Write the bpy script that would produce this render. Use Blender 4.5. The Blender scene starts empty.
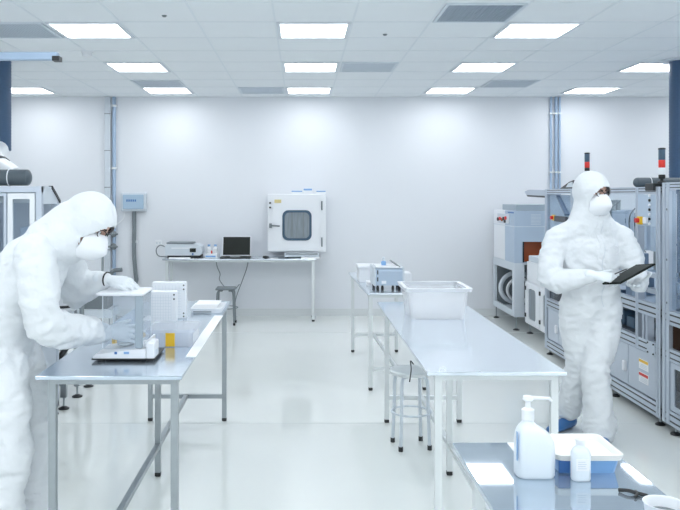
import bpy, bmesh, math, random
from mathutils import Vector, Matrix, noise
from mathutils.bvhtree import BVHTree
random.seed(7)
PI = math.pi
S = bpy.context.scene
COL = S.collection
V = Vector

# ------------------------------------------------------------------ materials
def mat(name, col, rough=0.5, metal=0.0, spec=0.5, emit=None, es=0.0, trans=0.0, alpha=1.0,
        var=0.0, vscale=8.0, bump=0.0, bscale=40.0, coat=0.0, stretch=(1, 1, 1), rvar=0.0):
    m = bpy.data.materials.new(name); m.use_nodes = True
    nt = m.node_tree; b = nt.nodes['Principled BSDF']
    b.inputs['Base Color'].default_value = (*col, 1)
    b.inputs['Roughness'].default_value = rough
    b.inputs['Metallic'].default_value = metal
    b.inputs['Specular IOR Level'].default_value = spec
    b.inputs['Transmission Weight'].default_value = trans
    b.inputs['Alpha'].default_value = alpha
    b.inputs['Coat Weight'].default_value = coat
    b.inputs['Coat Roughness'].default_value = 0.08
    if emit:
        b.inputs['Emission Color'].default_value = (*emit, 1)
        b.inputs['Emission Strength'].default_value = es
    tc = nt.nodes.new('ShaderNodeTexCoord'); mp = nt.nodes.new('ShaderNodeMapping')
    mp.inputs['Scale'].default_value = stretch
    nt.links.new(tc.outputs['Object'], mp.inputs['Vector'])
    nz = nt.nodes.new('ShaderNodeTexNoise'); nz.inputs['Scale'].default_value = vscale
    nz.inputs['Detail'].default_value = 3
    nt.links.new(mp.outputs[0], nz.inputs['Vector'])
    mx = nt.nodes.new('ShaderNodeMix'); mx.data_type = 'RGBA'
    v = max(var, 0.01)
    mx.inputs[6].default_value = (*[c * (1 - v) for c in col], 1)
    mx.inputs[7].default_value = (*[min(1, c * (1 + v)) for c in col], 1)
    nt.links.new(nz.outputs['Fac'], mx.inputs[0])
    nt.links.new(mx.outputs[2], b.inputs['Base Color'])
    if rvar:
        mr = nt.nodes.new('ShaderNodeMapRange')
        mr.inputs[3].default_value = max(0.02, rough - rvar); mr.inputs[4].default_value = rough + rvar
        nt.links.new(nz.outputs['Fac'], mr.inputs[0]); nt.links.new(mr.outputs[0], b.inputs['Roughness'])
    if bump:
        n2 = nt.nodes.new('ShaderNodeTexNoise'); n2.inputs['Scale'].default_value = bscale
        n2.inputs['Detail'].default_value = 2
        nt.links.new(mp.outputs[0], n2.inputs['Vector'])
        bp = nt.nodes.new('ShaderNodeBump'); bp.inputs['Strength'].default_value = bump
        bp.inputs['Distance'].default_value = 0.02
        nt.links.new(n2.outputs['Fac'], bp.inputs['Height']); nt.links.new(bp.outputs[0], b.inputs['Normal'])
    return m

def clear_mat(name, tint, opac, gloss_r=0.03, body=(0.8, 0.85, 0.9)):
    """clear sheet: mostly see-through, a little body colour, fresnel gloss"""
    m = bpy.data.materials.new(name); m.use_nodes = True
    nt = m.node_tree; nt.nodes.clear()
    o = nt.nodes.new('ShaderNodeOutputMaterial')
    t = nt.nodes.new('ShaderNodeBsdfTransparent'); t.inputs[0].default_value = (*tint, 1)
    d = nt.nodes.new('ShaderNodeBsdfDiffuse'); d.inputs[0].default_value = (*body, 1)
    tl = nt.nodes.new('ShaderNodeBsdfTranslucent'); tl.inputs[0].default_value = (*body, 1)
    dm = nt.nodes.new('ShaderNodeMixShader'); dm.inputs[0].default_value = 0.5
    nt.links.new(d.outputs[0], dm.inputs[1]); nt.links.new(tl.outputs[0], dm.inputs[2])
    a = nt.nodes.new('ShaderNodeMixShader'); a.inputs[0].default_value = opac
    nt.links.new(t.outputs[0], a.inputs[1]); nt.links.new(dm.outputs[0], a.inputs[2])
    g = nt.nodes.new('ShaderNodeBsdfGlossy'); g.inputs['Roughness'].default_value = gloss_r
    f = nt.nodes.new('ShaderNodeFresnel'); f.inputs[0].default_value = 1.45
    b = nt.nodes.new('ShaderNodeMixShader')
    ge = nt.nodes.new('ShaderNodeNewGeometry'); mu = nt.nodes.new('ShaderNodeMath'); mu.operation = 'MULTIPLY_ADD'
    nt.links.new(ge.outputs['Backfacing'], mu.inputs[0]); mu.inputs[1].default_value = -1; mu.inputs[2].default_value = 1
    m2 = nt.nodes.new('ShaderNodeMath'); m2.operation = 'MULTIPLY'
    nt.links.new(f.outputs[0], m2.inputs[0]); nt.links.new(mu.outputs[0], m2.inputs[1])
    nt.links.new(m2.outputs[0], b.inputs[0]); nt.links.new(a.outputs[0], b.inputs[1]); nt.links.new(g.outputs[0], b.inputs[2])
    nt.links.new(b.outputs[0], o.inputs[0])
    return m

MT = dict(
    wall=mat('wall_paint', (0.775, 0.805, 0.85), 0.6, var=0.015, vscale=1.2),
    ceil=mat('ceiling_tile', (0.86, 0.90, 0.93), 0.9, spec=0.1, var=0.02, vscale=3),
    grid=mat('ceiling_grid', (0.80, 0.85, 0.89), 0.7, spec=0.1),
    floor=mat('epoxy_floor', (0.84, 0.875, 0.85), 0.14, var=0.03, vscale=0.9, coat=0.6, rvar=0.05),
    seam=mat('floor_joint', (0.55, 0.60, 0.59), 0.4),
    lamp=mat('lamp_diffuser', (1, 1, 1), 0.5, emit=(0.96, 0.98, 1.0), es=6.0),
    lampf=mat('lamp_frame', (0.72, 0.77, 0.82), 0.5),
    vent=mat('vent_metal', (0.33, 0.40, 0.48), 0.5),
    ventf=mat('vent_frame', (0.66, 0.73, 0.79), 0.5),
    steel=mat('brushed_steel', (0.52, 0.60, 0.68), 0.17, metal=0.75, var=0.10, vscale=5, rvar=0.06, stretch=(6, 1, 1)),
    steelw=mat('pale_steel', (0.66, 0.73, 0.80), 0.13, metal=0.6, var=0.05, vscale=4, rvar=0.04, stretch=(5, 1, 1)),
    steelf=mat('polished_steel', (0.50, 0.585, 0.67), 0.035, metal=0.72, var=0.12, vscale=6, stretch=(1, 4, 1)),
    postg=mat('post_grey', (0.34, 0.41, 0.47), 0.4, metal=0.1),
    tube=mat('tube_steel', (0.33, 0.37, 0.39), 0.32, metal=0.6, var=0.10, vscale=20),
    tubew=mat('tube_white', (0.70, 0.74, 0.75), 0.35, metal=0.2, var=0.04),
    alud2=mat('blue_black_plastic', (0.05, 0.10, 0.16), 0.4),
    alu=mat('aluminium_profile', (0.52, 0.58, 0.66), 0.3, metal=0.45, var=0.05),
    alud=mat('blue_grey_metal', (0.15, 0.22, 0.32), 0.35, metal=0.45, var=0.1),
    panel=mat('machine_panel', (0.50, 0.56, 0.64), 0.4, var=0.03),
    panelb=mat('blue_grey_panel', (0.43, 0.53, 0.65), 0.4, var=0.03),
    white=mat('white_enamel', (0.82, 0.85, 0.89), 0.3, var=0.01),
    wplast=mat('white_plastic', (0.83, 0.86, 0.89), 0.35, var=0.01),
    paper=mat('paper', (0.86, 0.88, 0.90), 0.7, var=0.01),
    black=mat('black_plastic', (0.012, 0.014, 0.016), 0.4),
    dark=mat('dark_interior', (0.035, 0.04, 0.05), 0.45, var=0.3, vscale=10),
    brown=mat('amber_screen', (0.030, 0.013, 0.006), 0.7, spec=0.1, var=0.3, vscale=6),
    orange=mat('orange_curtain', (0.40, 0.08, 0.015), 0.4),
    red=mat('red_plastic', (0.70, 0.03, 0.02), 0.35),
    yellow=mat('yellow_plastic', (0.85, 0.52, 0.03), 0.4),
    bluep=mat('blue_plastic', (0.22, 0.42, 0.72), 0.35),
    bluel=mat('blue_ink', (0.05, 0.16, 0.42), 0.5),
    navy=mat('navy_hose', (0.035, 0.085, 0.17), 0.45, var=0.25, vscale=30, stretch=(1, 1, 6)),
    hose=mat('grey_hose', (0.075, 0.10, 0.12), 0.45, var=0.15),
    suit=mat('coverall_fabric', (0.77, 0.805, 0.835), 0.8, spec=0.2, bump=0.55, bscale=17),
    maskm=mat('mask_fabric', (0.84, 0.865, 0.90), 0.8, spec=0.1),
    glove=mat('nitrile_glove', (0.76, 0.81, 0.85), 0.45, var=0.04, bump=0.1, bscale=120),
    skin=mat('skin', (0.52, 0.33, 0.26), 0.5, var=0.06),
    hair=mat('brow_hair', (0.05, 0.035, 0.03), 0.7),
    eye=mat('eye', (0.06, 0.05, 0.05), 0.2),
    shoe=mat('blue_shoe', (0.05, 0.17, 0.42), 0.45),
    screen=mat('dark_screen', (0.014, 0.018, 0.016), 0.45, spec=0.25),
    tablet=mat('tablet_case', (0.012, 0.016, 0.014), 0.7, spec=0.15),
    acry=clear_mat('clear_acrylic', (0.93, 0.95, 0.97), 0.05),
    bluecov=clear_mat('blue_cover', (0.55, 0.72, 0.88), 0.35, body=(0.35, 0.55, 0.75)),
    glass=clear_mat('machine_glass', (0.90, 0.94, 0.97), 0.03, body=(0.6, 0.7, 0.8)),
    smoke=clear_mat('smoked_glass', (0.38, 0.42, 0.46), 0.08, body=(0.1, 0.12, 0.15)),
    dglass=clear_mat('grey_glass', (0.62, 0.66, 0.70), 0.15, body=(0.35, 0.4, 0.45)),
    milky=clear_mat('milky_plastic', (0.99, 0.99, 1.0), 0.40, 0.2, body=(0.95, 0.965, 0.98)),
    bag=clear_mat('plastic_bag', (0.98, 0.98, 1.0), 0.38, 0.1, body=(0.85, 0.9, 0.95)),
    bottle=mat('bottle_plastic', (0.80, 0.86, 0.91), 0.3, trans=0.0, var=0.01),
    steelp=mat('pipe_blue', (0.40, 0.52, 0.68), 0.35, metal=0.2),
    trunk=mat('trunking', (0.63, 0.69, 0.75), 0.4),
    cable=mat('grey_cable', (0.19, 0.22, 0.24), 0.5),
    tray=mat('inside_steel', (0.22, 0.26, 0.29), 0.3, metal=0.3, var=0.35, vscale=12, stretch=(3, 3, 0.4)),
)

# ------------------------------------------------------------------ mesh builder (world coordinates)
class M:
    def __init__(s): s.v = []; s.f = []
    def add(s, vs, fs):
        n = len(s.v); s.v += [V(p) for p in vs]; s.f += [[i + n for i in f] for f in fs]; return s
    def box(s, x0, x1, y0, y1, z0, z1):
        vs = [(x, y, z) for x in (x0, x1) for y in (y0, y1) for z in (z0, z1)]
        return s.add(vs, [(0, 1, 3, 2), (4, 6, 7, 5), (0, 4, 5, 1), (2, 3, 7, 6), (0, 2, 6, 4), (1, 5, 7, 3)])
    def cbox(s, x0, x1, y0, y1, z0, z1, c=0.004, ax='z'):
        """box with chamfered edges around one axis and slightly inset end faces"""
        def ring(a0, a1, b0, b1, k):
            return [(a0 + k, b0), (a1 - k, b0), (a1, b0 + k), (a1, b1 - k), (a1 - k, b1), (a0 + k, b1), (a0, b1 - k), (a0, b0 + k)]
        R = {'z': (x0, x1, y0, y1, z0, z1), 'x': (y0, y1, z0, z1, x0, x1), 'y': (x0, x1, z0, z1, y0, y1)}[ax]
        a0, a1, b0, b1, e0, e1 = R
        vs = []
        for (e, ins) in ((e0, c), (e0 + c, 0), (e1 - c, 0), (e1, c)):
            for a, b in ring(a0 + ins, a1 - ins, b0 + ins, b1 - ins, c):
                vs.append({'z': (a, b, e), 'x': (e, a, b), 'y': (a, e, b)}[ax])
        fs = []
        for k in range(3):
            for i in range(8):
                fs.append((k * 8 + i, k * 8 + (i + 1) % 8, k * 8 + 8 + (i + 1) % 8, k * 8 + 8 + i))
        fs += [tuple(range(7, -1, -1)), tuple(range(24, 32))]
        return s.add(vs, fs)
    def bar(s, p0, p1, w, h=None):
        """square bar between two points"""
        h = h or w; p0 = V(p0); p1 = V(p1); d = (p1 - p0).normalized()
        up = V((0, 0, 1)) if abs(d.z) < 0.95 else V((0, 1, 0))
        a = d.cross(up).normalized() * w / 2; b = a.cross(d).normalized() * h / 2
        vs = [p + i * a + j * b for p in (p0, p1) for i, j in ((-1, -1), (1, -1), (1, 1), (-1, 1))]
        return s.add(vs, [(0, 1, 2, 3), (7, 6, 5, 4), (0, 4, 5, 1), (1, 5, 6, 2), (2, 6, 7, 3), (3, 7, 4, 0)])
    def rod(s, p0, p1, r0, r1=None, n=14):
        r1 = r0 if r1 is None else r1
        return s.tube([p0, p1], [r0, r1], n)
    def tube(s, pts, r, n=10, up=None, caps=True, dome=False):
        """swept tube; r: number, list of numbers or list of (ru, rv); up: direction of u"""
        pts = [V(p) for p in pts]; k = len(pts)
        if not isinstance(r, (list, tuple)): r = [r] * k
        r = [(a, a) if not isinstance(a, (list, tuple)) else a for a in r]
        dirs = []
        for i in range(k):
            d = (pts[min(i + 1, k - 1)] - pts[max(i - 1, 0)])
            dirs.append(d.normalized())
        if dome:
            e0 = pts[0] - dirs[0] * min(r[0]); e1 = pts[-1] + dirs[-1] * min(r[-1])
            P = []; R = []; D = []
            for t in (0.97, 0.78, 0.45):
                P.append(pts[0] - dirs[0] * min(r[0]) * t); c = math.sqrt(1 - t * t); R.append((r[0][0] * c, r[0][1] * c)); D.append(dirs[0])
            P += pts; R += r; D += dirs
            for t in (0.45, 0.78, 0.97):
                P.append(pts[-1] + dirs[-1] * min(r[-1]) * t); c = math.sqrt(1 - t * t); R.append((r[-1][0] * c, r[-1][1] * c)); D.append(dirs[-1])
            pts, r, dirs = P, R, D; k = len(pts)
        u = V(up) if up is not None else (V((0, 0, 1)) if abs(dirs[0].z) < 0.9 else V((1, 0, 0)))
        base = len(s.v)
        for i in range(k):
            d = dirs[i]
            uu = (u - d * u.dot(d))
            if uu.length < 1e-4: uu = V((0, 1, 0)) - d * d.y
            uu.normalize()
            if up is None: u = uu
            w = d.cross(uu)
            for j in range(n):
                t = 2 * PI * j / n
                s.v.append(pts[i] + uu * math.cos(t) * r[i][0] + w * math.sin(t) * r[i][1])
        for i in range(k - 1):
            for j in range(n):
                a = base + i * n + j; b = base + i * n + (j + 1) % n
                s.f.append([a, b, b + n, a + n])
        if caps:
            s.f.append([base + j for j in range(n)][::-1]); s.f.append([base + (k - 1) * n + j for j in range(n)])
        return s
    def ell(s, c, rx, ry, rz, rot=None, n=20, m=12):
        c = V(c); base = len(s.v); R = rot or Matrix.Identity(3)
        s.v.append(c + R @ V((0, 0, -rz)))
        for i in range(1, m):
            t = -PI / 2 + PI * i / m
            for j in range(n):
                a = 2 * PI * j / n
                s.v.append(c + R @ V((rx * math.cos(t) * math.cos(a), ry * math.cos(t) * math.sin(a), rz * math.sin(t))))
        s.v.append(c + R @ V((0, 0, rz))); top = len(s.v) - 1
        for j in range(n):
            s.f.append([base, base + 1 + (j + 1) % n, base + 1 + j])
            s.f.append([top, top - n + j, top - n + (j + 1) % n])
        for i in range(m - 2):
            for j in range(n):
                a = base + 1 + i * n + j; b = base + 1 + i * n + (j + 1) % n
                s.f.append([a, b, b + n, a + n])
        return s
    def lathe(s, cx, cy, prof, n=24):
        """prof: list of (radius, z)"""
        base = len(s.v); k = len(prof)
        for r, z in prof:
            for j in range(n):
                a = 2 * PI * j / n; s.v.append(V((cx + r * math.cos(a), cy + r * math.sin(a), z)))
        for i in range(k - 1):
            for j in range(n):
                a = base + i * n + j; b = base + i * n + (j + 1) % n
                s.f.append([a, b, b + n, a + n])
        s.f.append([base + j for j in range(n)][::-1]); s.f.append([base + (k - 1) * n + j for j in range(n)])
        return s
    def loft(s, secs, closed_ends=True):
        base = len(s.v); n = len(secs[0]); k = len(secs)
        for sec in secs: s.v += [V(p) for p in sec]
        for i in range(k - 1):
            for j in range(n):
                a = base + i * n + j; b = base + i * n + (j + 1) % n
                s.f.append([a, b, b + n, a + n])
        if closed_ends:
            s.f.append([base + j for j in range(n)][::-1]); s.f.append([base + (k - 1) * n + j for j in range(n)])
        return s
    def prism(s, poly, axis, a0, a1):
        """extrude a 2-D polygon; axis x: poly is (y,z); y: (x,z); z: (x,y)"""
        def p3(p, a): return {'x': (a, p[0], p[1]), 'y': (p[0], a, p[1]), 'z': (p[0], p[1], a)}[axis]
        return s.loft([[p3(p, a0) for p in poly], [p3(p, a1) for p in poly]])
    def obj(s, name, m, parent=None, smooth=None, label=None, cat=None, group=None, kind=None):
        if parent is not None:
            root = parent
            while root.parent: root = root.parent
            o0 = root['_o'].to_list() if hasattr(root['_o'], 'to_list') else list(root['_o'])
            o0 = V(o0)
        else:
            if kind == 'structure': o0 = V((0, 0, 0))
            else:
                xs = [p.x for p in s.v]; ys = [p.y for p in s.v]; zs = [p.z for p in s.v]
                o0 = V(((min(xs) + max(xs)) / 2, (min(ys) + max(ys)) / 2, min(zs)))
        me = bpy.data.meshes.new(name)
        me.from_pydata([tuple(p - o0) for p in s.v], [], s.f)
        bm = bmesh.new(); bm.from_mesh(me)
        bmesh.ops.recalc_face_normals(bm, faces=bm.faces[:])
        bm.to_mesh(me); bm.free()
        me.materials.append(m if not isinstance(m, str) else MT[m])
        o = bpy.data.objects.new(name, me); COL.objects.link(o)
        if parent is not None: o.parent = parent
        else:
            o.location = o0; o['_o'] = list(o0)
        if smooth is None: smooth = False
        if smooth:
            for p in me.polygons: p.use_smooth = True
            if smooth != 'all':
                me.set_sharp_from_angle(angle=math.radians(35))
        props(o, label, cat, group, kind)
        return o

def props(o, label=None, cat=None, group=None, kind=None):
    if label: o['label'] = label
    if cat: o['category'] = cat
    if group: o['group'] = group
    if kind: o['kind'] = kind

def thing(name, label, cat, loc, group=None):
    o = bpy.data.objects.new(name, None); COL.objects.link(o)
    o.location = loc; o['_o'] = list(loc); o.empty_display_size = 0.05
    props(o, label, cat, group); return o

def rrect(x0, x1, y0, y1, r, n=5):
    """rounded rectangle outline, counter-clockwise"""
    pts = []
    for (cx, cy, a0) in ((x1 - r, y0 + r, -PI / 2), (x1 - r, y1 - r, 0), (x0 + r, y1 - r, PI / 2), (x0 + r, y0 + r, PI)):
        for i in range(n):
            a = a0 + (PI / 2) * i / (n - 1); pts.append((cx + r * math.cos(a), cy + r * math.sin(a)))
    return pts

def spline(pts, n=8):
    """Catmull-Rom through points"""
    P = [V(p) for p in pts]; out = []
    P = [P[0] * 2 - P[1]] + P + [P[-1] * 2 - P[-2]]
    for i in range(1, len(P) - 2):
        for k in range(n):
            t = k / n
            out.append(0.5 * ((2 * P[i]) + (P[i + 1] - P[i - 1]) * t + (2 * P[i - 1] - 5 * P[i] + 4 * P[i + 1] - P[i + 2]) * t * t
                              + (-P[i - 1] + 3 * P[i] - 3 * P[i + 1] + P[i + 2]) * t ** 3))
    out.append(P[-2]); return out

def copy_tree(o, dloc, label=None, parent=None):
    c = o.copy(); COL.objects.link(c)
    if parent is None:
        c.location = o.location + V(dloc)
        c['_o'] = list(c.location)
        if label: c['label'] = label
    else: c.parent = parent
    for ch in list(o.children): copy_tree(ch, None, None, c)
    return c

# ------------------------------------------------------------------ room
WX0, WX1, WY0, WY1, H = -5.6, 6.6, -3.2, 10.65, 2.99
M().box(WX0, WX1, WY0, WY1, -0.10, 0).obj('floor', 'floor', kind='structure')
M().box(WX0, WX1, WY0, WY1, H, H + 0.1).obj('ceiling', 'ceil', kind='structure')
M().box(WX0, WX1, WY1, WY1 + 0.12, 0, H).obj('wall_back', 'wall', kind='structure')
M().box(WX0 - 0.12, WX0, WY0, WY1, 0, H).obj('wall_left', 'wall', kind='structure')
M().box(WX1, WX1 + 0.12, WY0, WY1, 0, H).obj('wall_right', 'wall', kind='structure')
M().box(WX0, WX1, WY1 - 0.012, WY1, 0.0, 0.10).obj('baseboard_back', mat('skirting', (0.70, 0.735, 0.75), 0.3), kind='structure')
s = M()
for y in (5.64, 9.35): s.box(WX0, WX1, y, y + 0.006, 0.0, 0.0012)
s.obj('trim_1', 'seam', kind='structure')
T = 0.605; GY = 6.03; GX = -0.2
g = M()
for k in range(-9, 12):
    x = GX + 0.6 * k
    if WX0 < x < WX1: g.box(x - 0.008, x + 0.008, WY0, WY1, H - 0.003, H)
for k in range(-15, 9):
    y = GY + T * k
    if WY0 < y < WY1: g.box(WX0, WX1, y - 0.008, y + 0.008, H - 0.003, H)
g.obj('trim_2', 'grid', kind='structure')

def cell(cx, ty):    # tile centre
    return GX + 0.6 * cx + 0.3, GY + T * ty + T / 2
def ceiling_light(cx, ty, label, group):
    x, y = cell(cx, ty)
    t = thing('ceiling_light', label, 'ceiling light', (x, y, H - 0.012), group)
    f = M(); a = 0.292; b = 0.262
    f.box(x - a, x + a, y - a, y - b, H - 0.012, H - 0.001).box(x - a, x + a, y + b, y + a, H - 0.012, H - 0.001)
    f.box(x - a, x - b, y - b, y + b, H - 0.012, H - 0.001).box(x + b, x + a, y - b, y + b, H - 0.012, H - 0.001)
    f.obj('frame', 'lampf', t)
    M().box(x - b, x + b, y - b, y + b, H - 0.009, H - 0.001).obj('diffuser', 'lamp', t)
    return t
names = {(-3, 0): 'leftmost of the three near ceiling lights', (0, 0): 'middle of the three near ceiling lights',
         (3, 0): 'rightmost of the three near ceiling lights'}
n2 = {-3: 'left ceiling light of the middle row beside the smoke detector', 0: 'second ceiling light from the left in the middle row of four',
      3: 'third ceiling light from the left in the middle row of four', 6: 'right ceiling light of the middle row beside the dark hose'}
n3 = {-6: 'far left ceiling light of the last row partly behind the dark hose', -3: 'second light from the left in the row nearest the back wall',
      0: 'middle light in the row nearest the back wall above the pass box', 3: 'fourth light from the left in the row nearest the back wall',
      6: 'far right ceiling light of the row nearest the back wall'}
for ty in (0, 3, 6, -3, -6, -9, -12):
    for cx in (-6, -3, 0, 3, 6, 9):
        if ty == 0 and cx in (-3, 0, 3): L, G = 'bright square panel, ' + names[(cx, 0)], 'ceiling lights nearest row'
        elif ty == 3 and cx in n2: L, G = 'bright square ' + n2[cx], 'ceiling lights middle row'
        elif ty == 6 and cx in n3: L, G = 'bright square ' + n3[cx], 'ceiling lights far row'
        else:
            if cx == -6 and ty < 0 : pass
            L, G = 'square ceiling light panel beyond the edges of the picture', 'ceiling lights out of the picture'
        ceiling_light(cx, ty, L, G)
def vent(cx, ty, label):
    x, y = cell(cx, ty); a = 0.285; b = 0.262
    t = thing('ceiling_vent', label, 'vent', (x, y, H - 0.012), 'ceiling air vents')
    f = M()
    f.box(x - a, x + a, y - a, y - b, H - 0.012, H - 0.001).box(x - a, x + a, y + b, y + a, H - 0.012, H - 0.001)
    f.box(x - a, x - b, y - b, y + b, H - 0.012, H - 0.001).box(x + b, x + a, y - b, y + b, H - 0.012, H - 0.001)
    f.obj('frame', 'ventf', t)
    p = M().box(x - b, x + b, y - b, y + b, H - 0.005, H - 0.001)
    for i in range(22):
        xx = x - b + 0.012 + i * 0.0238; p.box(xx - 0.004, xx + 0.004, y - b, y + b, H - 0.010, H - 0.005)
    p.obj('grille', 'vent' if (cx, ty) == (2, -1) else 'ventf2', t)
MT['ventf2'] = mat('vent_pale', (0.56, 0.63, 0.70), 0.6)
vent(2, -1, 'dark grey square ceiling vent, largest and nearest of the vents')
vent(1, 3, 'grey ceiling vent right of the second light of the middle row')
vent(-1, 6, 'pale ceiling vent left of the middle light near the back wall')
vent(-3, 5, 'grey ceiling vent just in front of the second far light from left')
vent(4, 5, 'pale ceiling vent near the right wall pipes')
vent(-4, 0, 'pale grey ceiling vent beside the near left ceiling light')
t = thing('smoke_detector', 'small white smoke detector on the ceiling at the left', 'smoke detector', (-2.0, 7.3, H - 0.05))
M().lathe(-2.0, 7.3, [(0.03, H - 0.05), (0.045, H - 0.04), (0.048, H - 0.012)], 20).obj('sensor', 'wplast', t, True)
M().lathe(-2.0, 7.3, [(0.055, H - 0.012), (0.055, H - 0.001)], 20).obj('base', 'wplast', t, True)
for (x, y, L) in ((-1.02, 5.82, 'tiny ceiling sprinkler cap between the left and middle near lights'), (0.70, 6.5, 'tiny ceiling sprinkler cap right of the middle near light')):
    M().lathe(x, y, [(0.012, H - 0.012), (0.02, H - 0.001)], 12).obj('sprinkler', 'cable', smooth=True, label=L, cat='sprinkler', group='ceiling sprinkler caps')

# ------------------------------------------------------------------ wall services
t = thing('wall_trunking', 'pale grey vertical cable trunking on the back wall at left', 'trunking', (-2.63, 10.6, 0.15))
M().cbox(-2.67, -2.59, 10.60, 10.649, 0.15, 2.985, 0.004).obj('channel', 'trunk', t)
j = M()
for z in (0.9, 1.75, 2.25, 2.75): j.box(-2.672, -2.588, 10.597, 10.6, z, z + 0.01)
j.obj('joint', 'cable', t)
t = thing('wall_pipe', 'blue grey vertical pipe beside the left cable trunking', 'pipe', (-2.545, 10.62, 0.5))
M().rod((-2.545, 10.622, 0.5), (-2.545, 10.622, 2.985), 0.024).obj('pipe', 'steelp', t, True)
c = M()
for z in (0.62, 1.35, 2.0, 2.85): c.cbox(-2.585, -2.505, 10.59, 10.649, z, z + 0.03, 0.003)
c.obj('clamp', 'wplast', t)
v = M(); 
for z in (0.95, 1.12): v.ell((-2.545, 10.585, z), 0.045, 0.03, 0.045).rod((-2.61, 10.56, z), (-2.48, 10.56, z), 0.012)
v.obj('valve', 'cable', t, True)
t = thing('wall_pipe', 'group of thin blue pipes on the back wall behind the right machine', 'pipe', (3.46, 10.62, 0.3))
M().rod((3.405, 10.625, 0.3), (3.405, 10.625, 2.985), 0.016).rod((3.475, 10.622, 0.3), (3.475, 10.622, 2.985), 0.02).rod((3.525, 10.625, 0.3), (3.525, 10.625, 2.985), 0.014).obj('pipe', 'steelp', t, True)
c = M()
for z in (1.0, 1.95, 2.75): c.box(3.38, 3.55, 10.60, 10.649, z, z + 0.02)
c.obj('clamp', 'wplast', t)
# electrical box with blue window
t = thing('distribution_box', 'grey wall box with a blue clear cover beside the left pipes', 'electrical box', (-2.27, 10.58, 1.43))
M().cbox(-2.44, -2.10, 10.56, 10.649, 1.43, 1.68, 0.008, 'y').obj('housing', 'trunk', t)
M().cbox(-2.41, -2.13, 10.542, 10.56, 1.46, 1.655, 0.006, 'y').obj('cover', mat('blue_window', (0.38, 0.52, 0.66), 0.15), t)
b = M()
for i in range(5): b.box(-2.36 + i * 0.028, -2.342 + i * 0.028, 10.538, 10.542, 1.56, 1.59)
b.obj('breaker', 'bluel', t)
t = thing('conduit', 'dark grey flexible conduit hanging below the wall electrical box', 'conduit', (-2.27, 10.6, 0.4))
M().tube(spline([(-2.27, 10.62, 1.43), (-2.27, 10.615, 1.2), (-2.27, 10.61, 0.85), (-2.25, 10.6, 0.60), (-2.24, 10.6, 0.48), (-2.30, 10.59, 0.36), (-2.42, 10.58, 0.30), (-2.54, 10.57, 0.36), (-2.60, 10.56, 0.50), (-2.54, 10.55, 0.62), (-2.42, 10.54, 0.64)], 8), 0.028, 12).obj('hose', 'cable', t, True)
M().box(-2.31, -2.23, 10.60, 10.649, 1.0, 1.03).obj('clamp', 'wplast', t)
M().tube(spline([(-2.40, 10.62, 1.43), (-2.42, 10.62, 1.33), (-2.5, 10.60, 1.25), (-2.53, 10.61, 1.2)], 8), 0.006, 8).obj('cable', 'wplast', smooth=True, label='thin white cable looping from the electrical box to the pipe', cat='cable')
t = thing('wall_socket', 'small white socket plate on the back wall left of the printer', 'socket', (-1.95, 10.64, 0.95))
M().cbox(-1.99, -1.90, 10.636, 10.649, 0.955, 1.035, 0.004, 'y').obj('plate', 'wplast', t)
M().box(-1.975, -1.955, 10.634, 10.637, 0.985, 1.005).box(-1.935, -1.915, 10.634, 10.637, 0.985, 1.005).obj('outlet', 'trunk', t)

# ------------------------------------------------------------------ tables
def lab_table(name, label, X0, X1, Y0, Y1, h, top, leg, mid=True, th=0.03, low=0.18, ls=0.032, inset=0.06, group=None):
    cx, cy = (X0 + X1) / 2, (Y0 + Y1) / 2
    t = thing(name, label, 'table', (cx, cy, 0), group)
    M().cbox(X0, X1, Y0, Y1, h - th * 0.55, h, 0.0015).obj('tabletop', top, t)
    a = M(); i = 0.035; z0, z1 = h - th * 0.55 - 0.03, h - th * 0.55
    xa, xb, ya, yb = X0 + inset, X1 - inset + 0.02, Y0 + 0.06, Y1 - 0.10
    a.bar((xa, ya, (z0 + z1) / 2), (xa, yb, (z0 + z1) / 2), 0.03).bar((xb, ya, (z0 + z1) / 2), (xb, yb, (z0 + z1) / 2), 0.03)
    a.bar((xa, ya, (z0 + z1) / 2), (xb, ya, (z0 + z1) / 2), 0.03).bar((xa, yb, (z0 + z1) / 2), (xb, yb, (z0 + z1) / 2), 0.03)
    a.obj('frame', leg, t)
    pts = [(xa, ya), (xb, ya), (xa, yb), (xb, yb)]
    if mid: pts.append((cx, cy - 0.02))
    for (x, y) in pts:
        l = M().box(x - ls / 2, x + ls / 2, y - ls / 2, y + ls / 2, 0.025, z1).obj('leg', leg, t)
        M().cbox(x - ls / 2 - 0.001, x + ls / 2 + 0.001, y - ls / 2 - 0.001, y + ls / 2 + 0.001, 0, 0.026, 0.004).obj('foot_cap', 'black', l)
    if low is None: return t
    b = M()
    b.bar((xa, ya, low), (xb, ya, low), 0.028).bar((xa, yb, low), (xb, yb, low), 0.028)
    b.bar((cx, ya, low), (cx, yb, low), 0.028)
    b.obj('stretcher', leg, t)
    return t
lab_table('lab_table', 'long brushed steel laboratory table where the bending person works', -1.16, -0.52, 3.40, 5.80, 0.86, 'steel', 'tube')
lab_table('lab_table', 'long pale steel table in the middle carrying the clear storage box', 0.562, 1.187, 3.48, 5.76, 0.86, 'steelw', 'tubew')
lab_table('lab_table', 'steel table at the lower right corner carrying the white bottles', 0.484, 0.963, 0.9, 2.49, 0.86, 'steelf', 'tubew', mid=False)
ft = lab_table('lab_table', 'small far table carrying the grey box on black feet', 0.53, 1.04, 6.54, 8.30, 0.83, 'steelw', 'tubew', mid=False, inset=0.035)
ft.rotation_euler.z = math.radians(1.6)
wt = lab_table('lab_table', 'narrow white table against the back wall under the pass box', -1.80, 0.19, 10.12, 10.63, 0.82, 'steelw', 'tubew', mid=False, low=None, ls=0.035, inset=0.05)

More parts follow.
